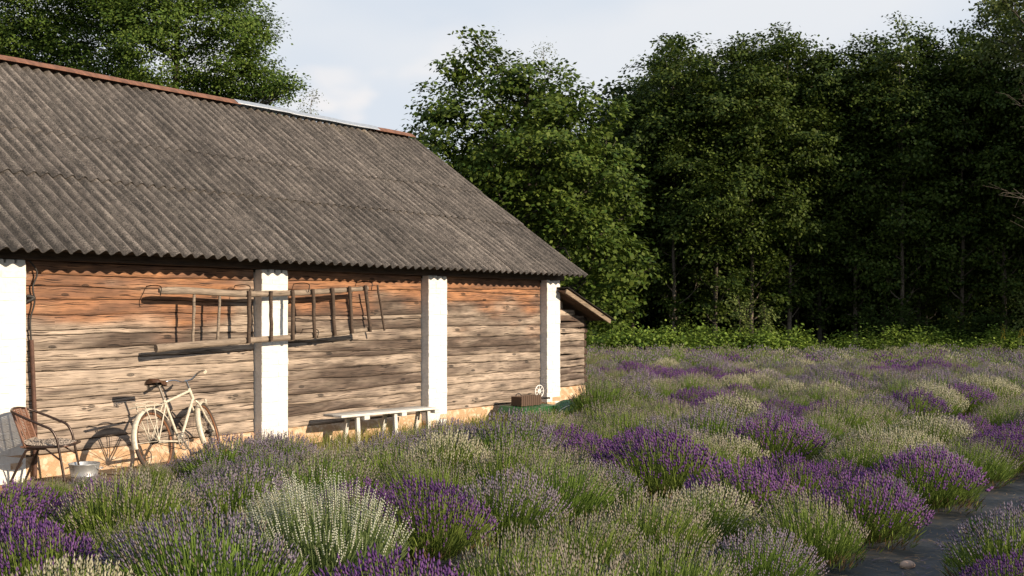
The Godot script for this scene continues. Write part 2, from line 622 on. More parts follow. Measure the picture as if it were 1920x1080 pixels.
func plank(parent: Node3D, x0: float, x1: float, y0: float, y1: float, sl0: float, sl1: float, k: float, amp: float, dark: float, zb := 0.0) -> void:
	var st := begin()
	var c := Vector3((x0 + x1) / 2, (y0 + y1) / 2, 0)
	var nx := int(maxf(4, (x1 - x0) / 0.11))
	var lift := 0.006 + 0.012 * fmod(k * 0.377, 1.0)
	var ou := fmod(k * 0.731, 1.0)
	var ov := fmod(k * 0.417, 1.0)
	var xm := c.x
	var rows := []
	for i in nx + 1:
		var x := lerpf(x0, x1, i / float(nx))
		var a := edge(x - xm, y0, sl0, k, amp) + 0.0042 + 0.004 * maxf(0.0, noise.get_noise_2d(x * 90, k * 190))
		var b := edge(x - xm, y1, sl1, k + 1, amp) - 0.002
		var bow := 0.004 * noise.get_noise_2d(x * 120, k * 77)
		var ring := []
		for q in [[0.0, -0.03], [0.0, lift - 0.003], [0.06, lift + 0.006], [0.3, lift * 0.95 + 0.004], [0.62, lift * 0.8 + 0.003], [0.96, lift * 0.5 + 0.001], [1.0, lift * 0.5 - 0.005], [1.0, -0.03]]:
			ring.append(Vector3(x, lerpf(a, b, q[0]), zb + q[1] + bow))
		rows.append(ring)
	for i in nx:
		for j in 7:
			var q := [rows[i][j], rows[i + 1][j], rows[i + 1][j + 1], rows[i][j + 1]]
			st.set_smooth_group(-1 if j == 0 or j == 6 else 0)
			for t in [0, 2, 1, 0, 3, 2]:
				var p: Vector3 = q[t]
				st.set_color(wood_color(p.x, p.y, k, dark))
				st.set_uv(Vector2(p.x / 1.9 + ou, -p.y / 0.8 + ov))
				st.add_vertex(p - c)
	st.set_smooth_group(-1)
	for e in [0, nx]:
		for j in range(1, 6):
			st.set_color(Color(0.2, 0.15, 0.1))
			if e == 0: tri(st, rows[e][0] - c, rows[e][j] - c, rows[e][j + 1] - c)
			else: tri(st, rows[e][0] - c, rows[e][j + 1] - c, rows[e][j] - c)
	put(done(st), "plank", M.wood, parent, c)


func make_barn() -> void:
	var barn := thing("barn", "long timber barn with white brick pillars and grey corrugated roof", "barn", inward * WALL, TURN)
	var pillars := [[2.30, 2.72], [5.53, 5.965], [8.95, 9.373], [12.004, 12.417], [14.95, 15.335]]
	# plinth
	var st := begin()
	box(st, Vector3(6.2, 0.115, -0.10), Vector3(18.35, 0.27, 0.24), Basis(), 0.015)
	put(done(st), "plinth", M.plinth, barn)
	# wall bays
	rng.seed = 77
	var k := 1.0
	for bay in 4:
		var x0: float = pillars[bay][1]
		var x1: float = pillars[bay + 1][0]
		st = begin()
		box(st, Vector3((x0 + x1) / 2, 1.24, -0.10), Vector3(x1 - x0, 1.97, 0.10))
		var wall := put(done(st), "wall", M.dark_inside, barn)
		var ys := [0.255]
		while ys[-1] < 2.12:
			ys.append(ys[-1] + (rng.randf_range(0.11, 0.175) if rng.randf() < 0.7 else rng.randf_range(0.06, 0.09)))
		ys[-1] = 2.22
		var sl := []
		for q in ys.size(): sl.append(rng.randf_range(-0.004, 0.018) if bay < 3 else rng.randf_range(-0.010, 0.010))
		sl[0] = 0.0
		sl[-1] = 0.0
		var dark: float = [-0.15, -0.08, 0.20, 0.20][bay]
		for q in ys.size() - 1:
			var dk := dark - (0.18 if ys[q] < 0.8 else 0.0)
			var amp := 0.010 if q > 0 else 0.006
			plank(wall, x0 + 0.012, x1 - 0.012, ys[q], ys[q + 1], sl[q], sl[q + 1], k, amp, dk)
			k += 1.0
		k += 3.0
	# wall plate and rafter ends under the eaves
	st = begin()
	box(st, Vector3(6.4, 2.285, 0.02), Vector3(18.2, 0.13, 0.20))
	put(done(st), "eave_beam", M.beam_wood, barn)
	# brick pillars
	var bricks := []
	for v in 6:
		st = begin()
		var l := 0.246 if v < 3 else 0.158
		box(st, Vector3.ZERO, Vector3(l, 0.0705 + 0.001 * (v % 3), 0.13), Basis(), 0.004 + 0.001 * (v % 3))
		bricks.append(done(st))
	st = begin()
	box(st, Vector3.ZERO, Vector3(0.088, 0.105, 0.13), Basis(), 0.008)
	var soldier := done(st)
	for p in pillars.size():
		var x0: float = pillars[p][0]
		var x1: float = pillars[p][1]
		st = begin()
		box(st, Vector3((x0 + x1) / 2, 1.09, 0.034), Vector3(x1 - x0 - 0.008, 2.18, 0.220))
		var pil := put(done(st), "brick_pillar", M.limewash, barn)
		var y := 0.04
		var row := 0
		while y < 2.08:
			var wide := (x1 - x0) - 0.004
			for j in 2:
				var big := (j == 0) == (row % 2 == 0)
				var bl := wide * (0.61 if big else 0.39)
				var bx := x0 + 0.002 + bl / 2 if j == 0 else x1 - 0.002 - bl / 2
				var v := rng.randi_range(0, 2) + (0 if big else 3)
				var bare := y < 0.33 and rng.randf() < 0.13
				var o := put(bricks[v], "brick", M.plinth if bare else M.limewash, pil, Vector3(bx + rng.randf_range(-0.003, 0.003), y, 0.082 + rng.randf_range(-0.004, 0.004)))
				o.scale = Vector3((bl - 0.004) / (0.246 if v < 3 else 0.158), 1, 1)
				o.rotation = Vector3(rng.randf_range(-0.015, 0.015), rng.randf_range(-0.012, 0.012), rng.randf_range(-0.012, 0.012))
			y += 0.0752
			row += 1
		for j in 4:
			put(soldier, "brick", M.limewash, pil, Vector3(x0 + 0.052 + j * (x1 - x0 - 0.104) / 3.0, y + 0.022 + rng.randf_range(-0.01, 0.006), 0.080))
	# roof: battens below, sheets on top
	var up_slope := Vector3(0, 0.566, -0.8243)
	var nrm := Vector3(0, 0.8243, 0.566)
	var eave := Vector3(0, 2.29, 0.49)
	st = begin()
	for l in [0.16, 1.0, 1.7, 2.6, 3.5, 4.4]:
		box(st, eave + up_slope * l - nrm * 0.055 + Vector3(6.35, 0, 0), Vector3(18.4, 0.05, 0.06), Basis(Vector3.RIGHT, 0.6))
	var roof := put(done(st), "roof", M.beam_wood, barn)
	var spans := [[0.0, 1.68], [1.60, 2.80], [2.70, 4.64]]
	var x := 15.61
	var col := 0
	while x > -2.6:
		var xa := x - 1.05
		for r in 3:
			st = begin()
			var l0: float = spans[r][0] + rng.randf_range(-0.014, 0.014)
			var l1: float = spans[r][1]
			var tint := rng.randf_range(0.86, 1.10) * (0.92 if r == 0 else 1.0)
			var skew := rng.randf_range(-0.004, 0.004)
			var ou := rng.randf()
			var ov := rng.randf()
			var nl := 5
			var nx := 60
			var c := eave + up_slope * (l0 + l1) / 2 + Vector3((xa + x) / 2, 0, 0)
			var g := []
			for j in nl + 1:
				var f := j / float(nl)
				var l := lerpf(l0, l1, f)
				var line := []
				for i in nx + 1:
					var xx := xa + (x - xa + 0.09 - (0.09 if col == 0 else 0.0)) * i / nx
					var wv := 0.026 * cos(TAU * (15.61 - xx) / 0.15) + 0.016 * (1.0 - f) + 0.004 * (r % 2) + 0.003 * (col % 2) + skew * i / nx
					var sag := -0.012 * sin(PI * l / 4.66) + 0.02 * noise.get_noise_2d(xx * 22, l * 30)
					line.append(eave + up_slope * (l + 0.004 * noise.get_noise_2d(xx * 900, r * 50)) + nrm * (wv + sag) + Vector3(xx, 0, 0) - c)
				g.append(line)
			st.set_smooth_group(0)
			for j in nl:
				for i in nx:
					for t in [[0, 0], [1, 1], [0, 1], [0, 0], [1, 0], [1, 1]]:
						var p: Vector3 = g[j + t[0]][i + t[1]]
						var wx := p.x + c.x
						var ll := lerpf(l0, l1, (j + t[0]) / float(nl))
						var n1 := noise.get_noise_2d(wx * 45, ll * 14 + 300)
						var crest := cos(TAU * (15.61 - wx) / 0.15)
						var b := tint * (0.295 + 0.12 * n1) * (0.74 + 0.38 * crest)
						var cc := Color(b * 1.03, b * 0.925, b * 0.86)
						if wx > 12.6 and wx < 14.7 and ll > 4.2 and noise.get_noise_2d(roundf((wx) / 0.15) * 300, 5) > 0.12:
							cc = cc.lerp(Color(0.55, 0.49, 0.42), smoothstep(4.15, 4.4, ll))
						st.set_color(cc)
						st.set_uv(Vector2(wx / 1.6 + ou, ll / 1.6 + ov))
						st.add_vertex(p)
			# lower edge, 6 mm thick
			st.set_smooth_group(-1)
			for i in nx:
				var a: Vector3 = g[0][i]
				var b2: Vector3 = g[0][i + 1]
				st.set_color(Color(0.13, 0.115, 0.10))
				face(st, a - nrm * 0.007, b2 - nrm * 0.007, b2, a)
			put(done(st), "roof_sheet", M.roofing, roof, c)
		x = xa
		col += 1
	# ridge caps
	var ridge := eave + up_slope * 4.66
	var cuts := [[-2.6, 0.4, 0], [0.38, 3.2, 0], [3.18, 5.9, 0], [5.88, 8.7, 0], [8.68, 11.45, 0], [11.40, 12.55, 1], [12.5, 14.6, 1], [14.5, 15.56, 0]]
	for q in cuts.size():
		var cq: Array = cuts[q]
		st = begin()
		var lift: float = 0.050 + 0.006 * (q % 2) + 0.01 * cq[2]
		var mid := Vector3((cq[0] + cq[1]) / 2.0, ridge.y, ridge.z)
		st.set_smooth_group(-1)
		var nseg := 10
		for i in nseg:
			var qa := []
			for e in 2:
				var f: float = lerpf(cq[0], cq[1], (i + e) / float(nseg))
				var wob := 0.010 * noise.get_noise_2d(f * 130, q * 40)
				var top := Vector3(f, ridge.y + lift + 0.045 + wob, ridge.z)
				qa.append([top - up_slope * (0.125 + wob) - Vector3(0, 0.012, 0) , top - up_slope * 0.12, top, top + Vector3(0, -0.566, -0.8243) * 0.15])
			for j in 3: face(st, qa[0][j], qa[1][j], qa[1][j + 1], qa[0][j + 1])
		var o := put(done(st), "ridge_cap", M.zinc if cq[2] else M.rust, roof)
		if cq[2]: tag(o, "bare galvanised ridge cap")
		else: tag(o, "rusty red ridge cap")
	# back slope, gables
	st = begin()
	st.set_smooth_group(0)
	st.set_color(Color(0.17, 0.155, 0.135))
	for i in 1214:
		var xa := -2.6 + i * 0.015
		var a := 0.026 * cos(TAU * (15.61 - xa) / 0.15)
		var b := 0.026 * cos(TAU * (15.61 - xa - 0.015) / 0.15)
		face(st, Vector3(xa + 0.015, 2.29 + b, -7.19), Vector3(xa, 2.29 + a, -7.19), Vector3(xa, 4.93 + a, -3.35), Vector3(xa + 0.015, 4.93 + b, -3.35))
	put(done(st), "rear_roof", M.roofing, barn)
	st = begin()
	st.set_smooth_group(-1)
	for xx in [-2.45, 15.30]:
		var a := [Vector3(xx, 0, -6.8), Vector3(xx, 0, -0.2), Vector3(xx, 2.25, -0.2), Vector3(xx, 4.75, -3.35), Vector3(xx, 2.25, -6.8)]
		for t in [[0, 1, 2], [0, 2, 4], [4, 2, 3]]: tri(st, a[t[0]], a[t[1]], a[t[2]])
	box(st, Vector3(6.4, 1.12, -6.8), Vector3(17.7, 2.24, 0.1))
	put(done(st), "rear_wall", M.beam_wood, barn)
	# lean-to at the far end
	st = begin()
	box(st, Vector3(15.86, 0.213, -0.16), Vector3(1.02, 0.43, 0.3), Basis(), 0.02)
	put(done(st), "lean_to_plinth", M.plinth, barn)
	st = begin()
	box(st, Vector3(15.80, 1.02, -0.12), Vector3(0.94, 1.16, 0.08))
	var lw := put(done(st), "lean_to_wall", M.dark_inside, barn)
	var yy := 0.435
	k = 140.0
	while yy < 1.80:
		var hgt := rng.randf_range(0.095, 0.15)
		var xe := minf(16.27 + rng.randf_range(-0.015, 0.015), 15.2 + (2.03 - yy - hgt) / 0.37)
		plank(lw, 15.345, xe, yy, yy + hgt, rng.randf_range(-0.02, 0.03), rng.randf_range(-0.01, 0.03), k, 0.016, 0.02, 0.0)
		yy += hgt
		k += 2.0
	yy = 0.46
	while yy < 1.60:
		var hgt := rng.randf_range(0.10, 0.15)
		st = begin()
		box(st, Vector3.ZERO, Vector3(0.17 + rng.randf_range(-0.02, 0.02), hgt - 0.012, 0.22), Basis(Vector3.FORWARD, rng.randf_range(-0.05, 0.05)), 0.025)
		put(done(st), "log_end", M.log_wood, barn, Vector3(16.38 + rng.randf_range(-0.02, 0.02), yy + hgt / 2, -0.16))
		yy += hgt
	var tilt := Basis(Vector3.BACK, -atan(0.37))
	var rc := Vector3(15.92, 2.05 - 0.37 * 0.72, 0)
	st = begin()
	box(st, rc + Vector3(0.05, 0.045, -1.3), Vector3(1.60, 0.014, 3.36), tilt)
	var lr := put(done(st), "lean_to_roof", M.black_metal, barn)
	for q in 14:
		st = begin()
		box(st, Vector3.ZERO, Vector3(1.44, 0.022, 0.138), tilt, 0.004)
		put(done(st), "board", M.roof_board, lr, rc + Vector3(0, 0.02 + rng.randf_range(-0.003, 0.003), 0.24 - q * 0.142))
	st = begin()
	box(st, Vector3.ZERO, Vector3(1.48, 0.075, 0.026), tilt, 0.004)
	put(done(st), "barge_board", M.eave_board, lr, rc + Vector3(0, 0.005, 0.328))
	# conduit pipe and loose cable by the first pillar
	st = begin()
	tube(st, smooth_path([Vector3(6.10, 0.0, 0.06), Vector3(6.105, 0.5, 0.058), Vector3(6.085, 1.0, 0.06), Vector3(6.07, 1.42, 0.05)]), 0.022, 10)
	put(done(st), "conduit_pipe", M.pipe_rust, barn)
	st = begin()
	tube(st, smooth_path([Vector3(6.07, 1.40, 0.05), Vector3(6.06, 1.62, 0.05), Vector3(6.10, 1.80, 0.06), Vector3(6.08, 1.95, 0.06), Vector3(6.12, 2.10, 0.07), Vector3(6.02, 2.24, 0.05)]), 0.010, 6)
	tube(st, smooth_path([Vector3(6.02, 1.80, 0.04), Vector3(6.09, 1.84, 0.07), Vector3(6.03, 1.86, 0.04)]), 0.02, 6)
	put(done(st), "cable", M.cable, barn)
	st = begin()   # hooks that carry the ladder
	for q in [[7.40, 1.95], [8.62, 1.98], [9.55, 2.02], [10.66, 2.06], [9.7, 1.45]]:
		tube(st, smooth_path([Vector3(q[0] + 0.03, q[1] + 0.03, 0.0), Vector3(q[0] + 0.02, q[1] + 0.04, 0.18), Vector3(q[0] - 0.01, q[1] + 0.02, 0.335), Vector3(q[0] - 0.02, q[1] - 0.05, 0.34), Vector3(q[0] - 0.01, q[1] - 0.07, 0.325)]), 0.006, 6)
	put(done(st), "ladder_hook", M.black_metal, barn)


# ------------------------------------------------------------------ objects by the wall
func make_ladder() -> void:
	var o := thing("wooden_ladder", "old wooden pole ladder hung sideways across the barn wall", "ladder", inward * WALL, TURN)
	var zc := 0.285
	var st := begin()
	tube(st, smooth_path([Vector3(7.40, 1.93, zc), Vector3(7.8, 1.935, zc + 0.004), Vector3(8.6, 1.912, zc), Vector3(9.6, 1.945, zc - 0.004), Vector3(10.62, 2.012, zc)]), [0.026, 0.038, 0.043, 0.043, 0.042, 0.041, 0.041, 0.041, 0.040, 0.040, 0.040, 0.038, 0.037, 0.036, 0.036, 0.035, 0.034, 0.033, 0.032, 0.031, 0.030], 10, 0.8)
	put(done(st), "side_rail", M.pole_wood, o)
	st = begin()
	tube(st, smooth_path([Vector3(7.36, 1.305, zc), Vector3(7.7, 1.325, zc), Vector3(8.6, 1.366, zc), Vector3(9.6, 1.402, zc), Vector3(10.64, 1.470, zc)]), [0.044, 0.047, 0.046, 0.044, 0.042, 0.042, 0.041, 0.041, 0.040, 0.040, 0.040, 0.038, 0.037, 0.036, 0.036, 0.035, 0.034, 0.033, 0.032, 0.031, 0.030], 10, 0.8)
	put(done(st), "side_rail", M.pole_wood, o)
	var rungs := [[7.863, 1.90, 7.84, 1.345, 0.017, 0], [8.219, 1.895, 8.185, 1.37, 0.017, 0], [8.607, 1.945, 8.602, 1.334, 0.024, 1], [8.937, 1.95, 8.937, 1.358, 0.021, 1], [9.284, 1.965, 9.284, 1.361, 0.024, 1], [9.61, 1.985, 9.645, 1.386, 0.022, 1], [9.94, 2.005, 9.98, 1.402, 0.025, 1], [10.24, 2.03, 10.296, 1.43, 0.023, 1], [10.534, 2.05, 10.631, 1.44, 0.023, 1], [10.775, 2.055, 10.911, 1.455, 0.014, 2]]
	rng.seed = 8
	for r in rungs:
		var z := zc + (0.0 if r[5] == 0 else (0.044 if r[5] == 1 else 0.03))
		var a := Vector3(r[0], r[1], z)
		var b := Vector3(r[2], r[3], z)
		st = begin()
		var pts := []
		var rad := []
		for j in 7:
			pts.append(a.lerp(b, j / 6.0) + Vector3(rng.randf_range(-0.005, 0.005), 0, rng.randf_range(-0.004, 0.004)))
			rad.append(r[4] * rng.randf_range(0.9, 1.1))
		tube(st, pts, rad, 8)
		var p := put(done(st), "rung", M.rung_wood if r[5] else M.pole_wood, o)
		if r[5] == 2: tag(p, "thin loose rung beyond the rail ends")


func wheel(parent: Node3D, at: Vector3, turn: Basis) -> void:
	var st := begin()
	var R := 0.318
	var pts := []
	for k in 40: pts.append(Vector3(cos(TAU * k / 40), sin(TAU * k / 40), 0) * R)
	tube(st, pts, 0.019, 8, 1.0, false, true)
	var t := put(done(st), "wheel", M.tyre, parent)
	t.transform = Transform3D(turn, at)
	st = begin()
	pts = []
	for k in 40: pts.append(Vector3(cos(TAU * k / 40), sin(TAU * k / 40), 0) * (R - 0.021))
	tube(st, pts, 0.011, 6, 1.5, false, true)
	put(done(st), "rim", M.rim_rust, t)
	st = begin()
	for k in 24:
		var an := TAU * k / 24
		var s := 1.0 if k % 2 else -1.0
		rod(st, Vector3(cos(an + 0.5 * s) * 0.022, sin(an + 0.5 * s) * 0.022, 0.028 * s), Vector3(cos(an), sin(an), 0) * (R - 0.025), 0.0016, 4)
	put(done(st), "spokes", M.steel_dull, t)
	st = begin()
	tube(st, [Vector3(0, 0, -0.055), Vector3(0, 0, -0.03), Vector3(0, 0, -0.028), Vector3(0, 0, 0.028), Vector3(0, 0, 0.03), Vector3(0, 0, 0.055)], [0.012, 0.012, 0.026, 0.026, 0.012, 0.012], 10)
	put(done(st), "hub", M.black_metal, t)


func mudguard(st: SurfaceTool, c: Vector3, R: float, a0: float, a1: float, turn := Basis()) -> void:
	st.set_smooth_group(0)
	var n := 22
	var g := []
	for k in n + 1:
		var a := lerpf(a0, a1, k / float(n))
		var line := []
		for q in [[-0.030, -0.020], [-0.027, -0.004], [-0.014, 0.004], [0.0, 0.007], [0.014, 0.004], [0.027, -0.004], [0.030, -0.020]]:
			line.append(c + turn * (Vector3(cos(a), sin(a), 0) * (R + q[1]) + Vector3(0, 0, q[0])))
		g.append(line)
	for k in n:
		for j in 6: face(st, g[k][j], g[k][j + 1], g[k + 1][j + 1], g[k + 1][j])


func make_bicycle() -> void:
	var o := thing("bicycle", "old cream roadster bicycle with brown saddle leaning against the barn", "bicycle", W(7.05, 0.03, 9.76))
	o.basis = Basis(Vector3.UP, TURN + 0.36) * Basis(Vector3.RIGHT, -0.20)
	var hub := Vector3(0, 0.337, 0)
	var bb := Vector3(0.45, 0.285, 0)
	var seat := Vector3(0.295, 0.755, 0)
	var head_top := Vector3(0.80, 0.845, 0)
	var head_low := Vector3(0.845, 0.715, 0)
	var fhub := Vector3(1.12, 0.337, 0)
	var st := begin()
	rod(st, bb, seat, 0.0155, 10)
	rod(st, seat + Vector3(0.004, -0.03, 0), head_top + Vector3(0.005, -0.03, 0), 0.0145, 10)
	rod(st, bb, head_low + Vector3(-0.004, 0.01, 0), 0.0165, 10)
	rod(st, head_low, head_top, 0.019, 10)
	rod(st, bb + Vector3(0, 0, -0.035), bb + Vector3(0, 0, 0.035), 0.022, 12)
	for s in [-1.0, 1.0]:
		rod(st, hub + Vector3(0, 0, 0.052 * s), bb + Vector3(0, 0, 0.03 * s), 0.010, 8)
		rod(st, hub + Vector3(0, 0, 0.052 * s), seat + Vector3(0.005, -0.03, 0.018 * s), 0.008, 8)
	put(done(st), "frame", M.cream_paint, o)
	# steered front: fork, front wheel, mudguard, handlebar turn about the head tube
	var ax := (head_top - head_low).normalized()
	var steer := Basis(ax, 0.30)
	st = begin()
	var crown := head_low - ax * 0.02
	for s in [-1.0, 1.0]:
		var pts := []
		for p in smooth_path([crown + Vector3(0, 0, 0.02 * s), crown + Vector3(0.03, -0.05, 0.042 * s), Vector3(0.98, 0.50, 0.047 * s), fhub + Vector3(-0.03, 0.06, 0.05 * s), fhub + Vector3(0, 0, 0.052 * s)], 4):
			pts.append(head_low + steer * (p - head_low))
		tube(st, pts, 0.0115, 8)
	put(done(st), "fork", M.cream_paint, o)
	var fh: Vector3 = head_low + steer * (fhub - head_low)
	wheel(o, hub, Basis())
	wheel(o, fh, steer)
	st = begin()
	mudguard(st, hub, 0.352, 0.62, PI + 0.12)
	for s in [-1.0, 1.0]:
		rod(st, hub + Vector3(0, 0, 0.05 * s), hub + Vector3(cos(2.5), sin(2.5), 0) * 0.345 + Vector3(0, 0, 0.028 * s), 0.0028, 5)
		rod(st, hub + Vector3(0, 0, 0.05 * s), hub + Vector3(cos(3.1), sin(3.1), 0) * 0.345 + Vector3(0, 0, 0.028 * s), 0.0028, 5)
	put(done(st), "mudguard", M.cream_paint, o)
	st = begin()
	mudguard(st, fh, 0.352, 1.15, PI + 0.35, steer)
	tube(st, smooth_path([fh + steer * Vector3(0.16, 0.325, 0), fh + steer * Vector3(0.20, 0.35, 0), fh + steer * Vector3(0.21, 0.375, 0)]), 0.012, 8)
	put(done(st), "mudguard", M.cream_paint, o)
	# carrier rack
	st = begin()
	for s in [-1.0, 0.0, 1.0]:
		rod(st, Vector3(0.25, 0.705, 0.05 * s), Vector3(-0.26, 0.715, 0.05 * s), 0.005, 6)
	for q in [0.22, 0.05, -0.10, -0.26]: rod(st, Vector3(q, 0.71, -0.055), Vector3(q, 0.71, 0.055), 0.005, 6)
	for s in [-1.0, 1.0]:
		rod(st, hub + Vector3(0, 0, 0.055 * s), Vector3(-0.13, 0.71, 0.053 * s), 0.006, 6)
		rod(st, hub + Vector3(0, 0, 0.055 * s), Vector3(0.03, 0.71, 0.053 * s), 0.005, 6)
	tube(st, smooth_path([Vector3(0.10, 0.715, 0.045), Vector3(0.0, 0.75, 0.04), Vector3(-0.10, 0.745, 0.0), Vector3(0.0, 0.75, -0.04), Vector3(0.10, 0.715, -0.045)]), 0.004, 6)
	tube(st, smooth_path([Vector3(-0.10, 0.72, 0.045), Vector3(-0.20, 0.752, 0.03), Vector3(-0.23, 0.745, 0.0), Vector3(-0.20, 0.752, -0.03), Vector3(-0.10, 0.72, -0.045)]), 0.004, 6)
	put(done(st), "carrier_rack", M.cream_paint, o)
	# saddle
	st = begin()
	st.set_smooth_group(0)
	var g := []
	for i in 13:
		var f := i / 12.0
		var x := lerpf(-0.135, 0.145, f)
		var wd := lerpf(0.098, 0.022, smoothstep(0.12, 0.72, f)) * (sqrt(maxf(0.0, 1.0 - pow(maxf(0.0, 0.18 - f) / 0.2, 2))) if f < 0.18 else 1.0) * (0.7 if i == 12 else 1.0)
		var line := []
		for j in 9:
			var q := j / 8.0 * PI
			var dip := 0.010 * sin(f * PI) - 0.014 * f + 0.028 * pow(1.0 - f, 2)
			line.append(Vector3(0.235 + x, 0.965 + dip - 0.052 * (1.0 - pow(sin(q), 0.7)), wd * cos(q)))
		g.append(line)
	for i in 12:
		for j in 8: face(st, g[i][j], g[i][j + 1], g[i + 1][j + 1], g[i + 1][j])
	for e in [0, 12]:
		for j in range(1, 8):
			if e: tri(st, g[e][0], g[e][j], g[e][j + 1])
			else: tri(st, g[e][0], g[e][j + 1], g[e][j])
	var sd := put(done(st), "saddle", M.leather, o)
	st = begin()
	for s in [-1.0, 1.0]:
		rod(st, Vector3(0.37, 0.93, 0.012 * s), Vector3(0.14, 0.905, 0.035 * s), 0.004, 5)
		for k in 4:
			var pts := []
			for q in 9: pts.append(Vector3(0.135 + cos(TAU * q / 8) * 0.016, 0.885 + k * 0.013 + q * 0.0016, 0.05 * s + sin(TAU * q / 8) * 0.016))
			tube(st, pts, 0.0035, 5)
	put(done(st), "spring", M.black_metal, sd)
	st = begin()
	rod(st, seat, Vector3(0.245, 0.925, 0), 0.0125, 8)
	put(done(st), "seat_post", M.steel_dull, o)
	# handlebar
	st = begin()
	var top := head_top + ax * 0.09
	var bar := []
	var half := [Vector3(0.02, 0.0, 0.0), Vector3(0.03, 0.005, 0.06), Vector3(0.035, 0.045, 0.13), Vector3(-0.0, 0.055, 0.21), Vector3(-0.07, 0.035, 0.25), Vector3(-0.13, 0.02, 0.262)]
	for k in range(5, 0, -1): bar.append(Vector3(half[k].x, half[k].y, -half[k].z))
	for k in 6: bar.append(half[k])
	for k in bar.size(): bar[k] = top + steer * bar[k]
	tube(st, smooth_path(bar, 5), 0.0105, 8)
	rod(st, head_top, top, 0.0125, 8)
	rod(st, top, top + steer * Vector3(0.03, 0.0, 0), 0.015, 8)
	var hb := put(done(st), "handlebar", M.chrome, o)
	for s in [-1.0, 1.0]:
		st = begin()
		var pts := []
		for p in smooth_path([Vector3(-0.04, 0.044, 0.238 * s), Vector3(-0.09, 0.03, 0.256 * s), Vector3(-0.15, 0.016, 0.266 * s)], 3): pts.append(top + steer * p)
		tube(st, pts, 0.0165, 10)
		put(done(st), "grip", M.grip, hb)
	# crank, chain
	st = begin()
	var pts := []
	for k in 28: pts.append(bb + Vector3(cos(TAU * k / 28) * 0.092, sin(TAU * k / 28) * 0.092, 0.048))
	tube(st, pts, 0.006, 6, 1.0, false, true)
	for k in 5: rod(st, bb + Vector3(0, 0, 0.048), bb + Vector3(cos(TAU * k / 5) * 0.09, sin(TAU * k / 5) * 0.09, 0.048), 0.006, 6)
	pts = []
	for k in 16: pts.append(bb + Vector3(cos(TAU * k / 16) * 0.045, sin(TAU * k / 16) * 0.045, 0.048))
	tube(st, pts, 0.005, 6, 1.0, false, true)
	var cr := put(done(st), "chainring", M.steel_dull, o)
	var da := Vector3(cos(-1.05), sin(-1.05), 0) * 0.17
	for s in [-1.0, 1.0]:
		st = begin()
		var tip: Vector3 = bb + da * s + Vector3(0, 0, 0.062 * s)
		rod(st, bb + Vector3(0, 0, 0.055 * s), tip, 0.009, 8)
		put(done(st), "crank_arm", M.steel_dull, cr)
		st = begin()
		box(st, tip + Vector3(0, 0, 0.055 * s), Vector3(0.09, 0.024, 0.09), Basis(), 0.006)
		put(done(st), "pedal", M.black_metal, cr)
	st = begin()
	rod(st, hub + Vector3(0, 0.030, 0.046), bb + Vector3(0, 0.092, 0.048), 0.004, 5)
	rod(st, hub + Vector3(0, -0.030, 0.046), bb + Vector3(0, -0.092, 0.048), 0.004, 5)
	put(done(st), "chain", M.black_metal, o)


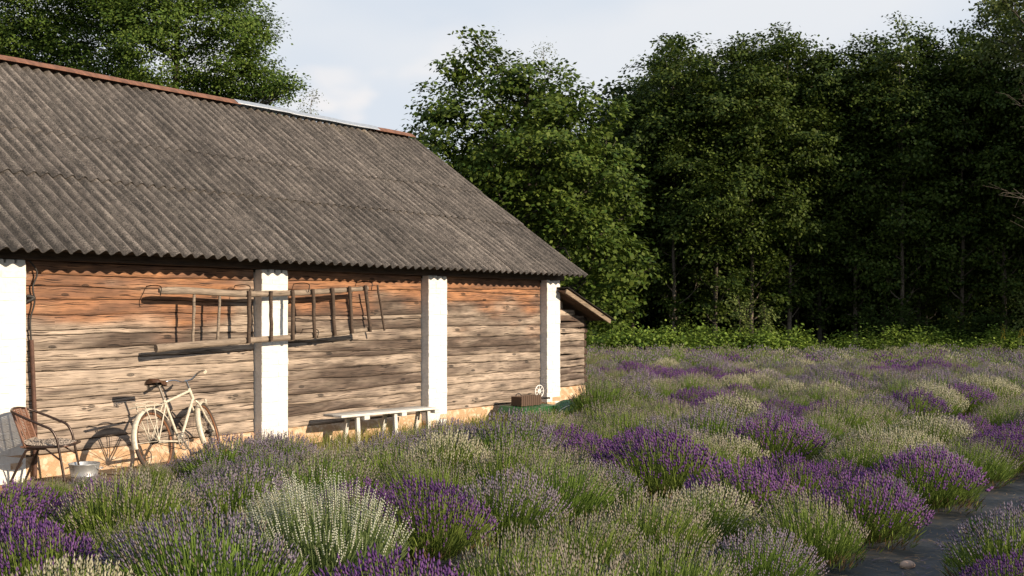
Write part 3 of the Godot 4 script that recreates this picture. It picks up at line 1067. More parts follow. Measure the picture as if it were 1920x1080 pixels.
func make_chair() -> void:
	var at := W(5.93, 0.035, 9.93)
	var o := thing("rattan_armchair", "brown tube framed garden armchair with woven back by the white pillar", "chair", at, 0.10)
	o.scale = Vector3(0.92, 0.91, 0.92)
	var st := begin()
	var arm := [Vector3(0.245, 0, 0.285), Vector3(0.20, 0.25, 0.275), Vector3(0.165, 0.44, 0.27), Vector3(0.14, 0.54, 0.27), Vector3(0.09, 0.62, 0.272), Vector3(0.0, 0.665, 0.275), Vector3(-0.16, 0.735, 0.265), Vector3(-0.30, 0.795, 0.215), Vector3(-0.345, 0.815, 0.11)]
	var loop := []
	for p in arm: loop.append(p)
	loop.append(Vector3(-0.355, 0.82, 0))
	for k in range(arm.size() - 1, -1, -1): loop.append(Vector3(arm[k].x, arm[k].y, -arm[k].z))
	tube(st, smooth_path(loop, 4), 0.0135, 8)
	put(done(st), "arm_frame", M.chair_tube, o)
	for s in [-1.0, 1.0]:
		st = begin()
		tube(st, smooth_path([Vector3(0.02, 0.415, 0.225 * s), Vector3(-0.14, 0.41, 0.225 * s), Vector3(-0.20, 0.33, 0.235 * s), Vector3(-0.34, 0.0, 0.265 * s)], 4), 0.0135, 8)
		put(done(st), "leg", M.chair_tube, o)
	st = begin()
	var ring := []
	for k in 32:
		var a := TAU * k / 32
		ring.append(Vector3(0.02 + 0.255 * signf(cos(a)) * pow(absf(cos(a)), 0.6), 0.435 + 0.012 * cos(a), 0.245 * signf(sin(a)) * pow(absf(sin(a)), 0.6)))
	tube(st, ring, 0.014, 8, 1.0, false, true)
	rod(st, Vector3(0.19, 0.30, 0.278), Vector3(0.02, 0.42, 0.23), 0.009, 6)
	rod(st, Vector3(0.19, 0.30, -0.278), Vector3(0.02, 0.42, -0.23), 0.009, 6)
	put(done(st), "seat_ring", M.chair_tube, o)
	st = begin()
	for k in 22:
		var x := -0.215 + k * 0.0215
		rod(st, Vector3(x, 0.437, -0.232), Vector3(x, 0.437, 0.232), 0.0085, 5)
	put(done(st), "woven_seat", M.rattan, o)
	st = begin()
	for k in 24:
		var f := k / 23.0
		var pts := []
		for j in 9:
			var q := j / 8.0 * 2 - 1
			pts.append(Vector3(lerpf(-0.225, -0.350, f) + 0.03 * q * q, lerpf(0.45, 0.805, f), lerpf(0.20, 0.20, f) * q))
		tube(st, pts, 0.0078, 5)
	for q in [-1.0, -0.5, 0.0, 0.5, 1.0]:
		rod(st, Vector3(-0.218 + 0.03 * q * q, 0.44, 0.20 * q), Vector3(-0.342 + 0.03 * q * q, 0.81, 0.20 * q), 0.009 if absf(q) < 1 else 0.013, 6)
	put(done(st), "woven_back", M.rattan, o)
	# cushion
	st = begin()
	st.set_smooth_group(0)
	var g := []
	for i in 19:
		var line := []
		for j in 19:
			var u := i / 9.0 - 1.0
			var v := j / 9.0 - 1.0
			var e := (1.0 - pow(absf(u), 5)) * (1.0 - pow(absf(v), 5))
			line.append(Vector3(u * 0.215, 0.0 + e * (0.028 + 0.030 * noise.get_noise_2d(i * 38.0, j * 38.0)) + 0.05 * pow(maxf(0, -u), 6), v * 0.215))
		g.append(line)
	for i in 18:
		for j in 18:
			face(st, g[i][j], g[i][j + 1], g[i + 1][j + 1], g[i + 1][j])
	var flat := begin()
	var cu := put(done(st), "seat_cushion", M.cushion, null, at + Basis(Vector3.UP, 0.10) * Vector3(0.01, 0.408, 0))
	cu.rotation.y = 0.10
	cu.scale = Vector3(0.92, 0.91, 0.92)
	tag(cu, "thin black and white patterned cushion on the garden armchair", "cushion")


func make_small_things() -> void:
	# zinc tub behind the chair
	var tub := thing("zinc_tub", "round galvanised metal tub on the ground beside the armchair", "tub", W(6.25, 0.01, 9.86))
	var st := begin()
	lathe(st, [Vector2(0.0, 0.004), Vector2(0.105, 0.004), Vector2(0.112, 0.012), Vector2(0.125, 0.09), Vector2(0.128, 0.093), Vector2(0.125, 0.097), Vector2(0.145, 0.205), Vector2(0.150, 0.21), Vector2(0.147, 0.214), Vector2(0.142, 0.208), Vector2(0.108, 0.018), Vector2(0.0, 0.014)], 32)
	put(done(st), "body", M.zinc, tub)
	for s in [-1.0, 1.0]:
		st = begin()
		tube(st, smooth_path([Vector3(0.143 * s, 0.17, -0.04), Vector3(0.175 * s, 0.165, -0.03), Vector3(0.175 * s, 0.165, 0.03), Vector3(0.143 * s, 0.17, 0.04)]), 0.005, 6)
		put(done(st), "handle", M.zinc, tub)
	# bench: long white board on splayed legs
	var b0 := W(9.85, 0, 10.13)
	var b1 := W(11.52, 0, 9.98)
	var bl := b0.distance_to(b1)
	var dir := (b1 - b0).normalized()
	var be := thing("garden_bench", "low white wooden bench on splayed legs along the barn wall", "bench", (b0 + b1) / 2, atan2(-dir.z, dir.x))
	for q in [[-0.03, -0.01, M.white_wood, 0.10], [-0.06, 0.0, M.old_white_wood, -0.085]]:
		st = begin()
		box(st, Vector3(q[0] * 0.5, 0.398, q[3]), Vector3(bl + q[0], 0.03, 0.165 if q[3] > 0 else 0.19), Basis(), 0.005)
		put(done(st), "seat_board", q[2], be)
	for x in [-0.52, 0.12, 0.72]:
		st = begin()
		box(st, Vector3(x + 0.10, 0.358, 0.0), Vector3(0.09, 0.05, 0.37), Basis(), 0.004)
		put(done(st), "bearer", M.white_wood, be)
		for s in [-1.0, 1.0]:
			st = begin()
			box(st, Vector3(x - 0.01 * s, 0.18, 0.13 * s), Vector3(0.055, 0.40, 0.045), Basis(Vector3.RIGHT, -0.14 * s) * Basis(Vector3.BACK, -0.06), 0.005)
			put(done(st), "leg", M.white_wood, be)
	# green wheelbarrow with a spoked wheel, crate on its bed
	var wb := thing("wheelbarrow", "small green garden wheelbarrow half hidden in plants by the last pillar", "wheelbarrow", W(14.08, 0.0, 10.06), TURN - 0.08)
	wb.scale = Vector3(0.95, 0.9, 0.95)
	st = begin()
	var g := [[Vector3(-0.62, 0.17, -0.24), Vector3(-0.62, 0.17, 0.24)], [Vector3(-0.50, 0.29, -0.27), Vector3(-0.54, 0.27, 0.27)], [Vector3(0.30, 0.30, -0.27), Vector3(0.30, 0.28, 0.27)]]
	st.set_smooth_group(-1)
	for k in 2: face(st, g[k][0], g[k][1], g[k + 1][1], g[k + 1][0])
	face(st, g[0][1], Vector3(0.30, 0.12, 0.24), g[2][1], g[1][1])
	face(st, g[0][0], g[0][1], Vector3(-0.5, 0.10, 0.2), Vector3(-0.5, 0.10, -0.2))
	box(st, Vector3(-0.12, 0.13, 0.0), Vector3(0.86, 0.05, 0.44))
	put(done(st), "tray", M.green_paint, wb)
	st = begin()
	box(st, Vector3(-0.48, 0.095, 0.12), Vector3(0.20, 0.05, 0.16), Basis(Vector3.BACK, 0.3))
	put(done(st), "axle_block", M.red_paint, wb)
	st = begin()
	st.set_smooth_group(0)
	var gg := []
	for i in 13:
		var line := []
		for j in 7:
			var u := i / 12.0
			var v := j / 6.0
			line.append(Vector3(lerpf(0.10, 0.86, u), 0.06 + 0.27 * sin(clampf(u * 1.15, 0, 1) * PI * 0.5) * (1.0 - 0.75 * v * v) , 0.10 + 0.26 * v - 0.06 * u))
		gg.append(line)
	for i in 12:
		for j in 6: face(st, gg[i][j], gg[i + 1][j], gg[i + 1][j + 1], gg[i][j + 1])
	var hood := put(done(st), "side_panel", M.green_paint, wb)
	st = begin()
	var rope := []
	for i in 13: rope.append(gg[i][4] + Vector3(0, 0.012, 0.012))
	tube(st, rope, 0.007, 6)
	put(done(st), "rope_edge", M.white_enamel, hood)
	st = begin()
	var pts := []
	for k in 28: pts.append(Vector3(cos(TAU * k / 28), sin(TAU * k / 28), 0) * 0.105)
	tube(st, pts, 0.009, 6, 1.0, false, true)
	for k in 4: rod(st, Vector3(cos(PI * k / 4), sin(PI * k / 4), 0) * 0.105, -Vector3(cos(PI * k / 4), sin(PI * k / 4), 0) * 0.105, 0.005, 5)
	pts = []
	for k in 16: pts.append(Vector3(cos(TAU * k / 16), sin(TAU * k / 16), 0) * 0.03)
	tube(st, pts, 0.008, 6, 1.0, false, true)
	put(done(st), "wheel", M.white_enamel, wb, Vector3(0.30, 0.50, -0.12))
	st = begin()
	rod(st, Vector3(0.30, 0.22, -0.15), Vector3(0.30, 0.50, -0.125), 0.012, 6)
	rod(st, Vector3(0.26, 0.38, -0.16), Vector3(0.62, 0.36, -0.16), 0.018, 6)
	put(done(st), "wheel_bracket", M.black_metal, wb)
	var cr := thing("wooden_crate", "brown slatted wooden crate standing on the green wheelbarrow", "crate", W(13.96, 0.262, 10.10), TURN - 0.08)
	for k in 10:
		st = begin()
		box(st, Vector3(-0.22 + k * 0.048, 0.075, 0.10), Vector3(0.043, 0.15 + 0.006 * (k % 3), 0.014), Basis(), 0.003)
		put(done(st), "slat", M.crate_wood, cr)
	st = begin()
	box(st, Vector3(0, 0.07, -0.11), Vector3(0.46, 0.14, 0.014))
	box(st, Vector3(-0.23, 0.07, 0), Vector3(0.014, 0.14, 0.2))
	box(st, Vector3(0.23, 0.07, 0), Vector3(0.014, 0.14, 0.2))
	box(st, Vector3(0, 0.012, 0), Vector3(0.45, 0.015, 0.2))
	put(done(st), "frame", M.crate_wood, cr)
	# stool at the lean-to
	var sl := thing("wooden_stool", "small reddish wooden stool in front of the lean-to plinth", "stool", W(16.03, 0, 10.30), TURN)
	st = begin()
	box(st, Vector3(0, 0.265, 0), Vector3(0.36, 0.035, 0.20), Basis(), 0.006)
	put(done(st), "seat", M.stool_wood, sl)
	for x in [-0.13, -0.05, 0.13]:
		for z in [-0.07, 0.07]:
			if x == -0.05 and z < 0: continue
			st = begin()
			box(st, Vector3(x, 0.124, z), Vector3(0.035, 0.248, 0.035), Basis(), 0.004)
			put(done(st), "leg", M.stool_wood, sl)
	# rubble
	rng.seed = 31
	for q in [[Vector3(-4.75, 0.04, -10.35), "red brick fragment on the dirt left of the armchair", 0.07, M.brick], [Vector3(-4.62, 0.035, -10.45), "smaller red brick fragment by the armchair leg", 0.045, M.brick], [Vector3(2.60, 0.035, -7.33), "pale pink stone on the weed fabric between bushes", 0.05, M.stone], [Vector3(1.12, 0.05, -15.2), "rounded white stone lying below the green wheelbarrow", 0.09, M.limewash]]:
		st = begin()
		st.set_smooth_group(0)
		var prof := []
		for k in 7: prof.append(Vector2(sin(PI * k / 6) * q[2], -cos(PI * k / 6) * q[2] * 0.65))
		lathe(st, prof, 9, Vector3.ZERO, Basis(Vector3.UP, rng.randf() * 6) * Basis.from_scale(Vector3(1.25, 1, 0.85)))
		tag(put(done(st), "stone", q[3], null, q[0]), q[1], "stone")


# ------------------------------------------------------------------ lavender
func hue(cls: int) -> Array:   # [flower colours, bud radius, bud length, share of stems that flower, stems]
	match cls:
		0: return [Color(0.085, 0.036, 0.140), Color(0.185, 0.088, 0.235), 0.0074, 0.055, 0.70, 1000]
		1: return [Color(0.145, 0.115, 0.175), Color(0.275, 0.235, 0.28), 0.0060, 0.054, 0.72, 1000]
		2: return [Color(0.18, 0.165, 0.135), Color(0.30, 0.265, 0.22), 0.0050, 0.050, 0.60, 950]
		3: return [Color(0.38, 0.395, 0.29), Color(0.54, 0.54, 0.43), 0.0066, 0.085, 0.72, 950]
		_: return [Color(0.28, 0.275, 0.18), Color(0.46, 0.43, 0.32), 0.0058, 0.062, 0.80, 950]


func grow(L: Leafy, cls: int, n: int, at: Vector3, size: float, whorls: int, fat: float, leaves: int) -> void:
	var q := hue(cls)
	var c0: Color = q[0]
	var c1: Color = q[1]
	var warm := rng.randf_range(-0.25, 0.2)
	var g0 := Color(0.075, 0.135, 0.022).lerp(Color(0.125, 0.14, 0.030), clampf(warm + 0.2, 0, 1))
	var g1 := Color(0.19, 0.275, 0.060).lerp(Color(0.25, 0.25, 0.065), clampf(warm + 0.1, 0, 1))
	if cls == 3:
		g0 = Color(0.10, 0.15, 0.045)
		g1 = Color(0.19, 0.24, 0.10)
	var hh := (0.56 if cls == 3 else (0.46 if cls == 0 else 0.51)) * size
	var rr := 0.425 * size
	for k in n:
		var a := rng.randf() * TAU
		var f := sqrt(rng.randf())
		var r := f * rr
		var h := hh * (1.0 - 0.50 * f * f) * rng.randf_range(0.78, 1.10)
		var tip := at + Vector3(cos(a) * r * 1.10 + 0.10 * h, h, sin(a) * r * 1.10)
		var base := at + Vector3(cos(a) * r * 0.42, 0.05 * size, sin(a) * r * 0.42)
		var mid := base.lerp(tip, 0.55) + Vector3(cos(a), 0, sin(a)) * 0.05 * f * size + Vector3(rng.randf_range(-1, 1), 0, rng.randf_range(-1, 1)) * 0.022 * size
		var b := rng.randf() * TAU
		var side := Vector3(cos(b), 0, sin(b))
		var w := 0.0016 * fat
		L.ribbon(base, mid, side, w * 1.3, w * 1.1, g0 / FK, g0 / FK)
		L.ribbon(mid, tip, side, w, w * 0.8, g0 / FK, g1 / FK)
		var d := (tip - mid).normalized()
		if rng.randf() < q[4] * (1.0 - 0.5 * smoothstep(0.70, 1.0, f)):
			var cc := c0.lerp(c1, rng.randf()) * rng.randf_range(0.8, 1.25)
			if rng.randf() < 0.08: cc = cc.lerp(Color(0.2, 0.16, 0.09), 0.7)
			cc = cc / FK
			var l: float = q[3] * rng.randf_range(0.7, 1.25) * size
			var rad: float = q[2] * fat
			for j in whorls:
				var u := j / float(whorls)
				L.bud(tip + d * (l * u - l * 0.35), d, l / whorls * (1.25 if cls != 3 else 0.8), rad * (1.0 - 0.35 * u) * rng.randf_range(0.85, 1.15), cc)
			if whorls > 1 and rng.randf() < 0.3:
				L.bud(tip - d * l * 0.65, d, l * 0.22, rad * 0.7, cc)
	for k in leaves:
		var a := rng.randf() * TAU
		var f := sqrt(rng.randf())
		var r := f * rr * 0.95
		var h := hh * (0.10 + 0.58 * rng.randf()) * (1.0 - 0.40 * f * f)
		var p := at + Vector3(cos(a) * r, h, sin(a) * r)
		var d := Vector3(cos(a) * f * 0.8 + rng.randf_range(-0.5, 0.5), 1.0, sin(a) * f * 0.8 + rng.randf_range(-0.5, 0.5)).normalized()
		var side := d.cross(Vector3(rng.randf_range(-1, 1), 0.1, rng.randf_range(-1, 1))).normalized()
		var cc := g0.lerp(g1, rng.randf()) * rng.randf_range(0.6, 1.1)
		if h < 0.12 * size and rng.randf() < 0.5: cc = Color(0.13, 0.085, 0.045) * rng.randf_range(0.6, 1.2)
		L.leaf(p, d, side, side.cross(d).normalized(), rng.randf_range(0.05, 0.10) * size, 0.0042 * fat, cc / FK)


var patches := [
	[1, [[-1.95, -6.2, 0.45], [-2.35, -9.0, 0.75], [-1.9, -8.3, 0.45], [-0.63, -11.3, 0.7], [-2.4, -10.6, 0.8]]],
	[2, [[-2.3, -7.3, 0.65], [-1.65, -8.95, 0.4]]],
	[0, [[-3.3, -7.0, 0.45], [-2.85, -6.1, 0.35], [-1.38, -8.04, 0.45], [-0.98, -7.6, 0.45], [-1.0, -5.2, 0.5], [-1.1, -8.8, 0.4], [3.2, -9.9, 0.5], [3.5, -9.5, 0.5], [2.06, -8.3, 0.45], [2.1, -9.5, 0.5], [2.4, -8.15, 0.45], [2.9, -7.6, 0.45], [4.4, -9.9, 0.6], [3.5, -22.7, 1.0], [3.6, -15.8, 0.9], [2.7, -16.9, 0.9], [5.0, -11.6, 0.7], [8.7, -24.9, 1.3], [2.8, -6.1, 0.6], [2.7, -24.9, 1.2], [0.55, -11.5, 0.4], [6.3, -13.2, 0.6]]],
	[3, [[-1.25, -6.35, 0.5], [-0.75, -6.3, 0.45], [-1.1, -5.9, 0.5], [-1.5, -6.6, 0.35]]],
	[4, [[-0.3, -7.0, 0.45], [1.0, -7.9, 0.4], [3.2, -16.8, 0.6], [2.8, -17.4, 0.6], [6.6, -16.8, 1.0], [4.3, -20.9, 0.7], [3.95, -12.2, 0.5], [2.4, -11.0, 0.4]]],
	[2, [[-2.4, -7.8, 0.5], [-2.7, -7.2, 0.3], [-1.2, -9.5, 0.5], [0.5, -8.6, 0.6], [1.2, -7.6, 0.5], [2.74, -9.9, 0.45], [2.35, -10.7, 0.6], [0.2, -10.7, 0.5], [1.0, -7.8, 0.5], [0.4, -6.4, 0.5], [-0.6, -6.1, 0.35], [1.9, -7.0, 0.5], [2.1, -14.9, 0.7], [4.8, -16.8, 0.8], [-1.7, -10.2, 0.4], [4.6, -14.1, 0.7], [-0.2, -12.1, 0.5], [1.3, -16.8, 0.7]]],
]


func class_at(x: float, z: float) -> int:
	for p in patches:
		for q in p[1]:
			if Vector2(x - q[0], z - q[1]).length() < q[2]: return p[0]
	var v := noise.get_noise_2d(x * 38 + 500, z * 30) + rng.randf_range(-0.22, 0.22)
	if v > 0.33: return 0
	if v < -0.14: return 2
	return 4 if rng.randf() < 0.14 else 1


func ordinal(n: int) -> String:
	if n % 100 in [11, 12, 13]: return "%dth" % n
	return "%d%s" % [n, ["th", "st", "nd", "rd"][n % 10] if n % 10 < 4 else "th"]


func make_lavender() -> void:
	rng.seed = 2024
	var protos := []
	for cls in 5:
		var v := []
		for k in 4:
			var L := Leafy.new()
			grow(L, cls, hue(cls)[5], Vector3.ZERO, 1.0, 6 if cls == 3 else 2, 1.0, 1700)
			v.append(L.mesh())
		protos.append(v)
	# planted rows parallel to the barn: [distance from the camera's line, from, to]
	var rows := [[0.65, 0.2, 5], [1.5, 0.4, 9], [2.88, 1.2, 17], [3.66, 1.6, 21], [4.98, 2.2, 99], [5.83, 2.5, 99], [6.68, 2.8, 99], [7.52, 3.3, 99], [8.25, 6.6, 99], [8.85, 7.1, 8.2], [9.3, 8.0, 8.75], [9.1, 14.6, 99], [9.75, 16.6, 99], [9.1, 4.9, 7.0]]
	var dd := 10.6
	while dd < 24.0:
		rows.append([dd, 17.3, 99])
		dd += 0.88
	for q in [-0.2, -1.1, -2.0, -2.9]: rows.append([q, 0.5, 12])
	var spots := []
	for r in rows.size():
		var D: float = rows[r][0]
		var s: float = rows[r][1]
		var stop := minf(rows[r][2] + (7 if r < 4 else 0), minf((38.0 - 0.5967 * D) / 0.8024, maxf(4.9 * D + 8.0, 12.0)))
		while s < stop:
			var p := W(s + rng.randf_range(-0.09, 0.09), 0, D + rng.randf_range(-0.10, 0.10))
			spots.append([p.length() + (500.0 if absf(p.x) > -p.z * 0.459 + 0.55 or p.z > -4.8 else 0.0), p, r])
			s += rng.randf_range(0.74, 0.92) * (1.0 if p.length() < 18 else 1.12) * (0.42 if r == 13 else 1.0)
	spots.sort_custom(func(a, b): return a[0] < b[0])
	var near := spots.slice(0, 300)
	var order := {}
	for q in near:
		if not order.has(q[2]): order[q[2]] = []
		order[q[2]].append(q)
	var words := ["deep violet lavender bush", "dusty mauve lavender bush", "grey green lavender bush", "white flowering lavender bush", "pale silvery lavender bush"]
	var line := {0: 10, 1: 9, 2: 8, 3: 7, 4: 6, 5: 5, 6: 4, 7: 3, 8: 2, 9: 1, 10: 0, 11: 1, 12: 0}
	for r in order:
		var list: Array = order[r]
		list.sort_custom(func(a, b): return a[1].dot(along) < b[1].dot(along))
		for k in list.size():
			var p: Vector3 = list[k][1]
			var cls := class_at(p.x, p.z)
			if r == 13: cls = 1 if rng.randf() < 0.6 else 2
			if r == 9 or r == 10: cls = 1
			var o := put(protos[cls][rng.randi_range(0, 3)], "lavender_bush", M.herb, null, p)
			o.rotation.y = rng.randf_range(-0.5, 0.5) + (PI if rng.randf() < 0.3 else 0.0)
			var sc := rng.randf_range(0.84, 1.22) * (0.9 if D_of(p) < 4.3 else (0.82 if D_of(p) > 7.5 and p.length() < 17.0 else 1.0))
			if cls == 3: sc = rng.randf_range(1.05, 1.2)
			if r == 13: sc *= 0.5
			if r == 8 and p.dot(along) < 14.2: sc *= 0.76
			o.scale = Vector3(sc * rng.randf_range(0.94, 1.12), sc * rng.randf_range(0.88, 1.08), sc)
			var where := "row nearest the barn wall" if line.get(r, 0) == 0 else "%s row from the barn" % ordinal(line.get(r, 0) + 1)
			if r == 9: where = "short row before the bicycle"
			if r == 10: where = "clump by the second pillar"
			if r == 11 or r == 12: where = "%s row beyond the lean-to" % ("second" if r == 11 else "first")
			if r == 13: where = "low fringe by the armchair"
			if r > 13: where = "%s row behind the lean-to" % ordinal(r - 13)
			tag(o, "%s, %s from the left in the %s" % [words[cls], ordinal(k + 1), where], "lavender", "lavender bushes planted in rows")
	# the far bushes run together into one purple and green carpet
	var L := Leafy.new()
	for q in spots.slice(300):
		var p: Vector3 = q[1]
		var cls := class_at(p.x, p.z)
		if q[0] > 500.0 and p.length() < 14.0: grow(L, cls, 500, p, rng.randf_range(0.78, 1.1), 1, 1.3, 450)
		else: grow(L, cls, 190, p, rng.randf_range(0.78, 1.28), 1, 2.0, 200)
	tag(put(L.mesh(), "distant_lavender", M.herb), "far part of the lavender field running together below the wood", "lavender", "", "stuff")


func D_of(p: Vector3) -> float:
	return p.dot(inward)


func make_grass() -> void:
	rng.seed = 55
	var L := Leafy.new()
	for k in 9000:
		var s := rng.randf_range(5.0, 17.4)
		var D := rng.randf_range(8.3, 10.45)
		if s < 7.6 and D > 9.2 and rng.randf() < 0.8: continue
		if s < 6.8 and rng.randf() < 0.6: continue
		var p := W(s, 0.02, D)
		var dry := clampf(0.5 + noise.get_noise_2d(s * 60, D * 60) * 1.5 + (0.3 if D > 9.7 else -0.15), 0, 1)
		var c := Color(0.10, 0.15, 0.03).lerp(Color(0.34, 0.27, 0.10), dry * rng.randf_range(0.4, 1.0))
		var h := rng.randf_range(0.10, 0.30) * (0.6 if D > 10.0 else 1.0) * (0.6 if s < 7.6 else 1.0)
		var a := rng.randf() * TAU
		var side := Vector3(cos(a), 0, sin(a))
		var m := p + Vector3(rng.randf_range(-0.03, 0.03), h * 0.6, rng.randf_range(-0.03, 0.03))
		var t := m + Vector3(rng.randf_range(-0.07, 0.09), h * 0.4, rng.randf_range(-0.07, 0.07))
		L.ribbon(p, m, side, 0.004, 0.003, c / FK * 0.8, c / FK)
		L.ribbon(m, t, side, 0.003, 0.0006, c / FK, c / FK)
	tag(put(L.mesh(), "grass", M.herb), "dry yellow green grass between the lavender and barn wall", "grass", "", "stuff")
	# dry stalks and petals fallen on the weed fabric
	L = Leafy.new()
	for k in 3800:
		var D: float = [2.2, 4.3][k % 2] + rng.randfn() * 0.22
		var s := rng.randf_range(3.0, 15.0)
		var p := W(s, 0.034, D)
		var a := rng.randf() * TAU
		var d := Vector3(cos(a), rng.randf_range(-0.03, 0.12), sin(a))
		var c := Color(0.30, 0.22, 0.13).lerp(Color(0.16, 0.10, 0.07), rng.randf()) if rng.randf() < 0.8 else Color(0.16, 0.12, 0.20)
		L.ribbon(p, p + d * rng.randf_range(0.02, 0.12), Vector3(-d.z, 0, d.x), 0.003, 0.0015, c / FK, c / FK)
	tag(put(L.mesh(), "dry_litter", M.herb), "dry brown stalks and petals fallen on the weed fabric", "litter", "", "stuff")
	# single weeds
	for q in [[Vector3(3.55, 0.02, -8.45), "bright green leafy weed at the edge of the fabric path", 0.34, 150, 0.010], [Vector3(1.1, 0.02, -8.2), "grassy green weed tuft in the dark gap between bushes", 0.22, 40, 0.010], [Vector3(0.22, 0.02, -7.3), "single young weed sprouting on the dark fabric", 0.16, 12, 0.016]]:
		L = Leafy.new()
		for k in q[3]:
			var a := rng.randf() * TAU
			var d := Vector3(cos(a) * 0.6, 1.0, sin(a) * 0.6).normalized()
			var h: float = q[2] * rng.randf_range(0.1, 0.9)
			var p := Vector3(rng.randf_range(-0.05, 0.05), h * (1 if q[4] > 0.012 else 0.1), rng.randf_range(-0.05, 0.05))
			var sd := d.cross(Vector3(rng.randf() - 0.5, 0.2, rng.randf() - 0.5)).normalized()
			L.leaf(p, d, sd, sd.cross(d), q[2] * 0.30, q[4], Color(0.11, 0.20, 0.035) * rng.randf_range(0.7, 1.3) / FK)
		L.ribbon(Vector3(0, 0, 0), Vector3(0.01, q[2] * 0.7, 0), Vector3(1, 0, 0), 0.004, 0.002, Color(0.1, 0.16, 0.04) / FK, Color(0.1, 0.16, 0.04) / FK)
		tag(put(L.mesh(), "weed", M.leaf, null, q[0]), q[1], "weed")


# ------------------------------------------------------------------ trees
func spray(L: Leafy, p: Vector3, out: Vector3, n: int, spread: float, flat: float, l: float, w: float, c0: Color, c1: Color, droop := 0.0) -> void:
	for k in n:
		var o := Vector3(rng.randfn(), rng.randfn() * flat, rng.randfn()) * spread
		var q := p + o
		var up := (Vector3.UP * 0.9 + out * 0.7 + Vector3(rng.randfn(), rng.randfn(), rng.randfn()) * 0.55).normalized()
		var d := (o.normalized() * 0.7 + out * 0.5 + Vector3(rng.randfn(), rng.randfn() * 0.5 - droop, rng.randfn()) * 0.6)
		d = (d - up * d.dot(up)).normalized()
		var s := d.cross(up)
		L.leaf(q, d, s, up, l * rng.randf_range(0.65, 1.25), w * rng.randf_range(0.7, 1.2), c0.lerp(c1, rng.randf()) * rng.randf_range(0.75, 1.2) / FK)


func crown(blobs: Array, per: float, spread: float, flat: float, l: float, w: float, c0: Color, c1: Color, droop := 0.0, leaves := 14) -> Leafy:
	var L := Leafy.new()
	for b in blobs:
		var c: Vector3 = b[0]
		var r: float = b[1]
		var n := int(per * r * r)
		for k in n:
			var d := Vector3(rng.randfn(), rng.randfn(), rng.randfn()).normalized()
			var bump := 1.0 + 0.45 * noise.get_noise_3dv((c + d * r) * 90.0)
			var f := pow(rng.randf(), 0.4) * bump
			var p := c + d * r * f * Vector3(1, 0.92, 1)
			var inside := false
			for b2 in blobs:
				if b2 != b and p.distance_to(b2[0]) < b2[1] * 0.6: inside = true
			if inside and rng.randf() < 0.75: continue
			spray(L, p, d, leaves, spread, flat, l, w, c0, c1, droop)
	return L


func tree_wood(H: float, r: float, blobs: Array, lean := 0.0) -> ArrayMesh:
	var st := begin()
	var pts := []
	var rad := []
	for k in 9:
		var f := k / 8.0
		pts.append(Vector3(lean * f + 0.12 * noise.get_noise_2d(f * 200, H * 70), H * f, 0.12 * noise.get_noise_2d(f * 200 + 90, H * 50)))
		rad.append(r * (1.25 - 1.05 * f) * (1.25 if k == 0 else 1.0))
	tube(st, pts, rad, 8)
	for b in blobs:
		var c: Vector3 = b[0]
		var h := clampf(c.y - 0.6 * Vector2(c.x, c.z).length() - 0.3, 0.4, H * 0.95)
		var f := h / H
		var a: Vector3 = pts[int(f * 8)].lerp(pts[mini(int(f * 8) + 1, 8)], f * 8 - int(f * 8))
		var m := a.lerp(c, 0.5) + Vector3(0, -0.12, 0) + Vector3(rng.randf_range(-0.15, 0.15), 0, rng.randf_range(-0.15, 0.15))
		var q := r * 0.42 * (1.1 - 0.7 * f)
		tube(st, smooth_path([a, m, c], 3), [q, q * 0.9, q * 0.8, q * 0.7, q * 0.55, q * 0.4, q * 0.25], 6)
		for k in 3:
			var e: Vector3 = c + Vector3(rng.randfn(), rng.randfn() * 0.6 + 0.2, rng.randfn()).normalized() * b[1] * 0.85
			tube(st, [m.lerp(c, 0.5), m.lerp(c, 0.75).lerp(e, 0.4), e], [q * 0.4, q * 0.3, q * 0.12], 5)
	return done(st)


func tree(called: String, label: String, at: Vector3, wood: ArrayMesh, leaves: ArrayMesh, bark: Material, group := "") -> Node3D:
	var o := thing(called, label, "tree", at, 0.0, group)
	put(wood, "trunk", bark, o)
	put(leaves, "crown", M.leaf, o)
	return o


